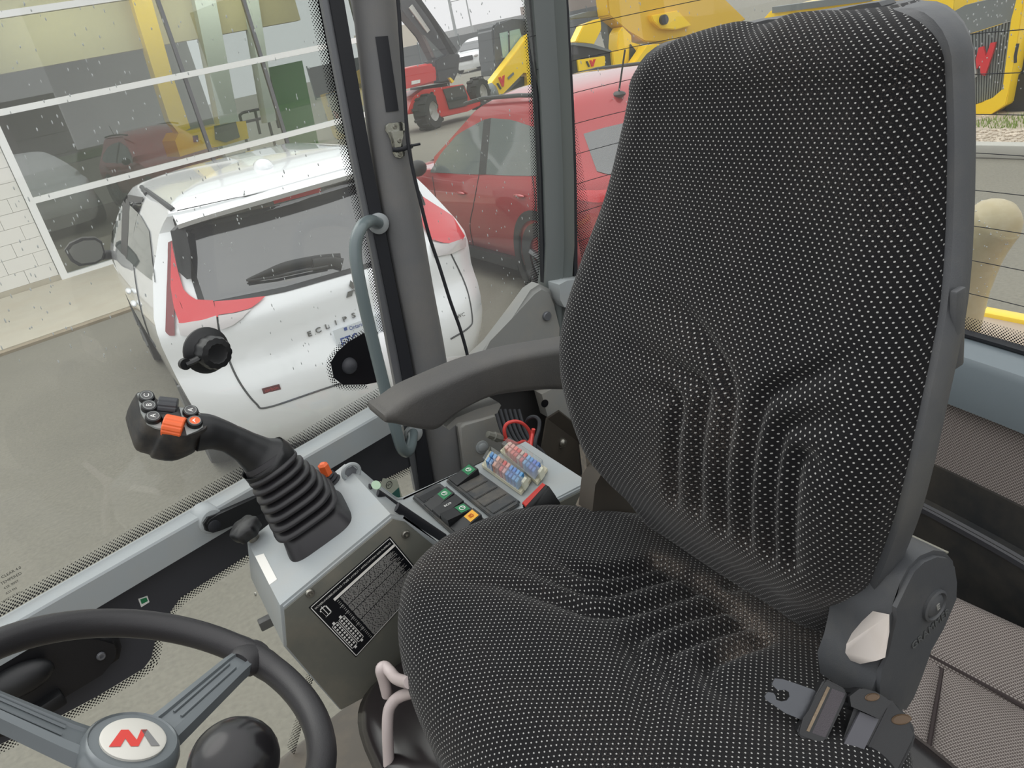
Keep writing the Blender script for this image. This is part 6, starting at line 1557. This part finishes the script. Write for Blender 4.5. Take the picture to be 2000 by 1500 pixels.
# ---- yellow excavator
ex = thing('yellow_excavator', 'yellow excavator arm and dark cab standing beyond the boom lift', 'machine', (15, 26, 0))
E0, E1 = FY(26.), FY(25.4)
slab('cab_shell', Z3([(1258, 350), (1300, 280), (1500, 230), (1690, 225), (1760, 400), (1700, 560), (1420, 760), (1310, 940), (1290, 700)]), E0, DY(1.2), mat('cab_dark', (66, 70, 72), .45), ex, .08)
slab('cab_window', Z3([(1348, 405), (1592, 350), (1642, 530), (1560, 620), (1480, 695), (1390, 705)]), FY(25.96), DY(.03), mat('cab_glass', (150, 178, 172), .05), ex, smooth=0)
slab('window_bar', Z3([(1455, 378), (1470, 375), (1480, 690), (1466, 694)]), FY(25.93), DY(.03), MO['mdark'], ex, smooth=0)
slab('arm', Z3([(1205, 1075), (1700, 430), (1790, 380), (1900, 380), (1900, 1130), (1690, 1135), (1682, 885), (1640, 880), (1300, 1250), (1120, 1262), (1225, 1190)]), E1, DY(.5), MO['yellow'], ex, .02)
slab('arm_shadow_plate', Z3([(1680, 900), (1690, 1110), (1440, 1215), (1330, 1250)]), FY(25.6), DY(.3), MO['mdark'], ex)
slab('red_bar', Z3([(1438, 1180), (1640, 1078), (1655, 1118), (1440, 1218)]), FY(25.2), DY(.15), MO['red'], ex, .01)
emblem(ex, FY(25.36), Z3, [(1338, 945), (1362, 935), (1382, 985), (1390, 925), (1412, 915), (1402, 1055), (1380, 1055)], [(1315, 1020), (1332, 1010), (1374, 1080), (1358, 1090)], DY(.04))
slab('arm_label', Z3([(1448, 945), (1518, 880), (1528, 905), (1458, 972)]), FY(25.36), DY(.02), MO['mgrey'], ex, smooth=0)
bm = B(); lathe(bm, [(.16, -.5), (.32, -.45), (.34, .3), (.2, .4)], PY(950, 186, 25.3), (1, -.3, .1), 18); obj('bucket_cylinder', bm, MO['mgrey'], ex)
bm = B(); tube(bm, spline([PY(945, 172, 25), PY(938, 166, 25), PY(928, 176, 25), PY(930, 190, 25)], 5), .035, 6); obj('hose', bm, MO['mdark'], ex)
# ---- parked cars in the far row
def far_car(nm, label, px, py, y, yaw, m, s=1.0, cat='car'):
    o = PZ(px, py, 0.) - V((-sin(yaw), cos(yaw), 0)) * 4.45 * s
    t = thing(nm, label, cat, o); bmf, bvf, mwf = car_shell('f', o, yaw, s, wprm); obj('body', bmf, m, t, smooth=35)
    f = lambda x, yy, z: mwf @ V((x * s, yy * s, z * s))
    bm = B(); prism(bm, [f(-.68, 3.60, 1.10), f(.68, 3.60, 1.10), f(.56, 2.86, 1.48), f(-.56, 2.86, 1.48)], f(0, 1, 0) * 0 + (f(0, 3.5, 1.6) - f(0, 3.4, 1.5)) * .3); obj('windscreen', bm, MO['darkglass'], t, smooth=0)
    bm = B(); prism(bm, [f(-.52, 4.50, .62), f(.52, 4.50, .62), f(.50, 4.44, .86), f(-.50, 4.44, .86)], (f(0, 4.5, .6) - f(0, 4.36, .6)) * .3); obj('front_grille', bm, MO['blackpl'], t, smooth=0)
    for sg in (-1, 1):
        bm = B(); prism(bm, [f(sg * .915, 1.0, 1.08), f(sg * .90, 3.1, 1.08), f(sg * .74, 2.6, 1.44), f(sg * .75, 1.2, 1.44)], (f(sg * 1., 0, 0) - f(0, 0, 0)) * .05); obj('side_window', bm, MO['darkglass'], t, smooth=0)
        bm = B(); ball(bm, f(sg * .68, 4.38, .80), .11 * s, 12, (1.3, .8, .7)); obj('headlamp', bm, MO['lamp_white'], t)
    for x in (-.80, .80):
        for yy in (.92, 3.55): wheel_(t, x, yy, mwf, s)
far_car('parked_car', 'white off-road suv facing us in the far row beside the excavator cab', 913, 143, 0, rad(128), MO['white'], 1.12)
far_car('parked_car', 'white saloon half hidden behind the boom in the far row', 806, 146, 0, rad(128), MO['white'], .98)
far_car('parked_car', 'silver car in the far row between boom and white suv', 877, 121, 0, rad(125), mat('silver_car', (186, 196, 206), .3, coat=1.), .95)
far_car('parked_car', 'red car in the far row behind the white suv', 922, 106, 0, rad(125), MO['redcar'], 1.0)
far_car('parked_pickup', 'white pickup standing furthest back in the far row', 955, 96, 0, rad(125), MO['white'], 1.15, 'pickup')
# ---- fence, stacks, poles, buildings far off
MESHG = mat('mesh_grey', (108, 110, 112), .8)
fn_ = thing('fence', 'long grey mesh fence along the far side of the yard', 'fence', PY(900, 90, 58.))
a, b = PY(600, 134, 58.), PY(1180, 26, 58.); a.z = b.z = 0
for k in range(16):
    p = a.lerp(b, k / 15); bm = B(); tube(bm, [p, p + V((0, 0, 2.3))], .05, 6); obj('post', bm, MO['mgrey'], fn_)
for k in range(15):
    p, q = a.lerp(b, k / 15), a.lerp(b, (k + 1) / 15); bm = B(); prism(bm, [p + V((0, 0, .1)), q + V((0, 0, .1)), q + V((0, 0, 2.15)), p + V((0, 0, 2.15))], (0, .02, 0)); obj('mesh_panel', bm, MESHG, fn_, smooth=0)
def farbox(nm, label, cat, px, y, dep, m, group=None):
    P_ = [PY(*p, y) for p in px]; lo = min(p.z for p in P_)
    if nm != 'far_building' or 1:
        for p in P_:
            if p.z < lo + 1.6 and p.z < 4: p.z = 0.
    zt = max(p.z for p in P_); 
    P_ = [V((min(q.x for q in P_), y, 0)), V((max(q.x for q in P_), y, 0)), V((max(q.x for q in P_), y, zt)), V((min(q.x for q in P_), y, zt))]
    bm = B(); prism(bm, P_, (0, dep, 0)); return tag(obj(nm, bm, m, None, smooth=0), label, cat, group)
wood = mat('lumber', (196, 140, 84), .8, var=.25, vscale=.6); pale = mat('pale_stack', (214, 204, 190), .8)
farbox('lumber_stack', 'orange brown lumber stack far off at left of the boom', 'lumber', [(700, 78), (800, 66), (802, 84), (700, 100)], 80, 4, wood)
farbox('lumber_stack', 'pale wrapped lumber stack behind the boom far off', 'lumber', [(720, 62), (808, 48), (808, 64), (720, 78)], 84, 4, pale)
farbox('lumber_stack', 'long brown lumber stack far off right of the pole', 'lumber', [(878, 52), (913, 43), (914, 50), (878, 59)], 82, 4, wood)
farbox('lumber_stack', 'lower pale lumber stack far off right of the pole', 'lumber', [(878, 62), (930, 50), (930, 62), (878, 73)], 80, 4, pale)
farbox('blue_rack', 'bright blue upright storage rack far off beside the boom', 'rack', [(868, 48), (874, 47), (876, 66), (892, 62), (893, 74), (870, 78)], 78, 2, mat('rack_blue', (44, 90, 170), .6))
farbox('far_building', 'long grey roofed building on the horizon above fence', 'building', [(930, 58), (942, 46), (958, 42), (1060, 26), (1060, 60), (930, 80)], 120, 12, mat('far_grey', (164, 164, 166), .8))
farbox('far_building', 'low brick building on the horizon at rear window corner', 'building', [(1085, 6), (1190, -24), (1200, 30), (1085, 50)], 140, 12, mat('far_brick', (148, 138, 132), .8, var=.2, vscale=.5))
def pole(label, p0, p1, y, r):
    a = PY(*p0, y); b = PY(*p1, y); a = V((b.x, b.y, 12.)) if a.z < b.z else a; b.z = 0
    a = V((b.x, b.y, max(a.z, 6))); bm = B(); tube(bm, [b, a], [r, r * .6], 8); return tag(obj('utility_pole', bm, mat('pole_grey', (168, 170, 172), .7), None), label, 'pole')
pole('thick pale lamp pole rising behind the boom lift', (878, 0), (892, 74), 60, .16)
pole('thin far utility pole right of the thick pole', (916, 14), (922, 58), 95, .13)
for k, (p, q) in enumerate((((700, 30), (880, -20)), ((880, 4), (1050, -40))  )):
    bm = B(); tube(bm, [PY(*p, 90), PY(*q, 90)], .03, 5); tag(obj('power_line', bm, MO['mdark'], None), ('overhead wire from far left to the thick pole', 'overhead wire from thick pole to the right', 'lower overhead wire sloping behind the boom')[k], 'wire', 'overhead wires')
# buildings behind the viewer (they show in the showroom glass)
for k, (x, y, w, d, h) in enumerate(((-26, -38, 14, 8, 5), (4, -39, 20, 8, 4.), (34, -36, 12, 10, 8), (60, -30, 18, 9, 4.5))):
    bm = B(); box(bm, (x, y, h / 2), (w, d, h)); o = obj('street_building', bm, mat('street%d' % k, (96, 90, 86), .8), None, smooth=0)
    tag(o, ('low dark building across the street nearest the pump side', 'long low dark building straight across the street', 'tall dark building across the street', 'widest dark building furthest down the street')[k], 'building', 'buildings across the street')
bm = B(); bm.faces.new([bm.verts.new(p) for p in ((-60, -34, .03), (120, -34, .03), (120, -22, .03), (-60, -22, .03))]); o = obj('verge', bm, mat('verge_green', (72, 86, 50), .9, var=.2, vscale=.6), None, smooth=0); o['kind'] = 'structure'; o.name = 'lawn'
# ---- own engine hood and the tan exhaust stack behind the rear glass
hd_ = thing('engine_hood', 'tan topped engine hood with yellow edge just outside rear window', 'hood', (1.4, .6, 1.3))
bm = B(); hp0 = PX(1840, 602, 1.55); hp1 = PX(2060, 634, 1.55)
zH = (hp0.z + hp1.z) / 2 - .01
prism(bm, [(1.16, -.25, zH), (1.56, -.25, zH), (1.56, 1.12, zH), (1.16, 1.12, zH)], (0, 0, -.5)); obj('top', bm, mat('hood_tan', (176, 158, 140), .5), hd_, smooth=0)
bm = B(); box(bm, (1.575, .435, zH - .02), (.035, 1.37, .06), None, .006); obj('rim', bm, MO['yellow'], hd_)
es = thing('exhaust_stack', 'tan painted bent exhaust stack spotted with rain behind the seat', 'exhaust', PX(1893, 620, 1.36))
EP = [(1862, 690, .040), (1868, 640, .041), (1880, 575, .043), (1893, 525, .046), (1908, 485, .048), (1926, 455, .048), (1945, 433, .046), (1953, 425, .042)]
pth = spline([PX(a, b, 1.36) for a, b, _ in EP], 6); rr = []
for i in range(len(pth)):
    t = i / 6; k = min(int(t), len(EP) - 2); rr.append(EP[k][2] + (EP[k + 1][2] - EP[k][2]) * (t - k))
dd = (pth[-1] - pth[-2]).normalized()
for s, q in ((.012, .88), (.022, .66), (.028, .35)): pth.append(pth[-1 if s == .012 else -1] + dd * .009); rr.append(EP[-1][2] * q)
bm = B(); tube(bm, pth, rr, 28); obj('pipe', bm, mat('exhaust_tan', (186, 172, 138), .35, dust=.25, dscale=40, dustc=(220, 214, 196)), es, smooth=80)
rnd = random.Random(5); bm = B()
for i in range(240):
    k = rnd.randrange(4, len(pth) - 3); a = rnd.uniform(0, 6.28); x_, y_, _ = frame3(pth[k + 1] - pth[k]); p = pth[k] + (x_ * cos(a) + y_ * sin(a)) * rr[k] * .995
    q = bmesh.ops.create_icosphere(bm, subdivisions=1, radius=rnd.uniform(.0006, .0017)); bmesh.ops.translate(bm, verts=q['verts'], vec=p)
obj('rain_drops', bm, MT['drop'], es, kind='stuff', fixn=False)
